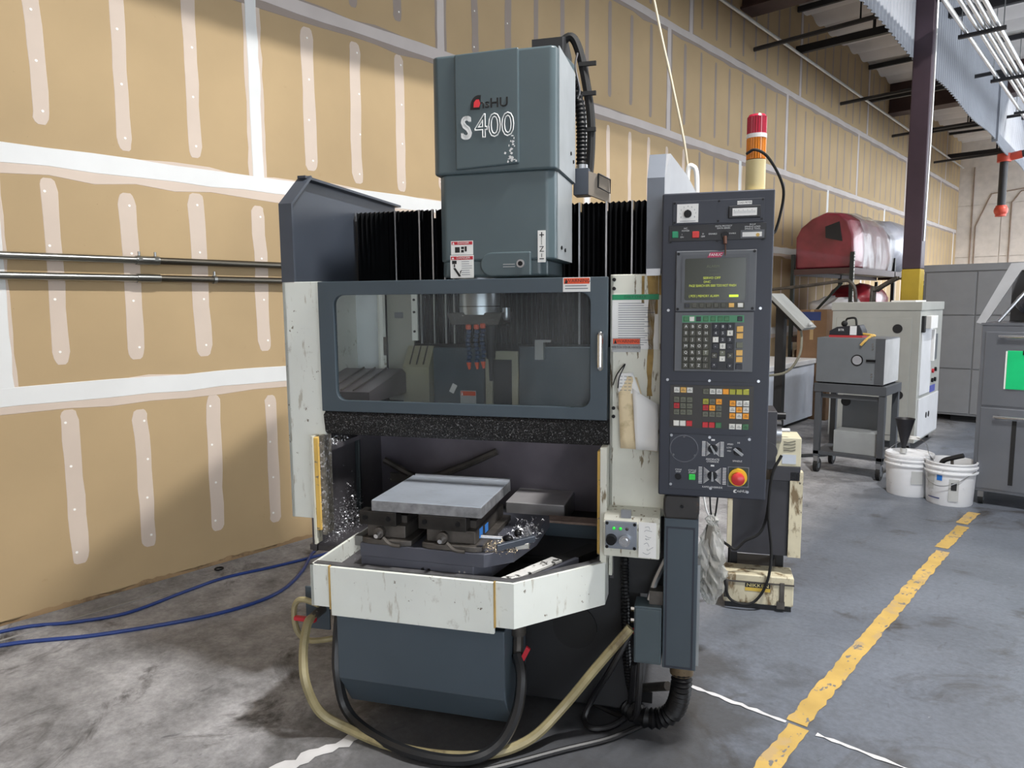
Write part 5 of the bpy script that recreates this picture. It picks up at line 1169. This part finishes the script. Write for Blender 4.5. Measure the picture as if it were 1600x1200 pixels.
for q in range(8):
    y = 13.1+q*.32; k = (.75, .95, 1, 1.02, 1, .98, .9, .6)[q]
    rg.append([(-3.60+.46*k*math.cos(2*math.pi*i/18)*(1+rs.uniform(-.05, .05)), y, 2.60+.46*k*math.sin(2*math.pi*i/18)*(1+rs.uniform(-.05, .05))) for i in range(18)])
MB().loft(rg).build('foam_roll', mat('foam_grey_film', (176, 176, 186), .3, var=.1, coat=.4, bump=.5, bscale=7), None, smooth=True, label='pale grey film wrapped roll beside the red bundle on the rack', cat='roll')
blob((-3.58, 12.6, 1.55), (.36, .62, .38), 11, amp=.1).build('red_bundle', mat('wrapped_red_bright', (176, 52, 66), .35, var=.3, vscale=4, coat=.4), None, smooth=True, label='smaller bright red wrapped bundle on the middle rack shelf', cat='bundle')
blob((-3.58, 11.45, 1.43), (.36, .45, .28), 12, amp=.1).build('clear_bundle', mat('film_white', (206, 206, 210), .35, var=.1, coat=.4), None, smooth=True, label='white film wrapped bundle on the middle rack shelf', cat='bundle')
m_cb = mat('cardboard', (128, 100, 76), .8, var=.06)
for i, (x, y, z, sx, sy, sz, lab) in enumerate(((-3.72, 10.30, .50, .40, .42, 1.05, 'tall brown carton with blue label before the rack'), (-3.97, 10.9, .538, .35, .5, .4, 'brown carton on the low rack shelf against the wall'), (-3.58, 10.9, .538, .36, .5, .34, 'brown carton on the low rack shelf on the aisle side'), (-3.78, 10.28, 0, .50, .46, .50, 'brown carton on the floor under the carton with the blue label'))):
    c = empty('carton', (x, y, z), label=lab, cat='carton', group='brown cartons at the rack')
    BX(0, sx, 0, sy, 0, sz).build('carton_body', m_cb, c, bevel=.004)
    BX(sx*.44, sx*.56, -.001, sy+.001, sz*.6, sz+.001).build('packing_tape', mat('tape_tan', (176, 150, 110), .4), c)
    if i == 0: BX(.05, .32, -.003, -.001, sz-.15, sz-.03).build('blue_label', mat('label_blue3', (40, 62, 120), .5), c)
MB().tube([(-4.2, 10.2, 1.83), (-3.536, 10.2, 1.888), (-3.116, 10.2, 1.938), (-3.01, 10.2, 1.925), (-2.94, 10.2, 1.80), (-2.92, 10.2, 1.4), (-2.92, 10.2, .02)], .022, 8).build('bent_pipe', s_dark, None, smooth=True, label='grey pipe crossing before the rack and bending down behind the pale cabinet', cat='pipe')
# coil of cables on the floor by the chest
MB().tube([(-2.75, 7.6, .02), (-2.5, 7.9, .02), (-2.2, 8.3, .02), (-2.0, 8.6, .02)], .016, 6).build('floor_lead', m_cab, None, smooth=True, label='black lead on the floor behind the cart', cat='cable')
# conduit bends above the cabinet
for q in (0, 1):
    MB().tube([(-2.68, 10.0+q*.12, .02), (-2.68, 10.0+q*.12, 1.70), (-2.64, 10.0+q*.12, 1.80), (-2.5, 10.0+q*.12, 1.90), (-2.39, 10.0+q*.12, 1.96)], .022, 8).build('grey_conduit', s_dark, None, smooth=True, cat='conduit', group='bent grey conduits above the pale cabinet', label=['bent grey conduit above the pale cabinet, front one', 'bent grey conduit above the pale cabinet, rear one'][q])
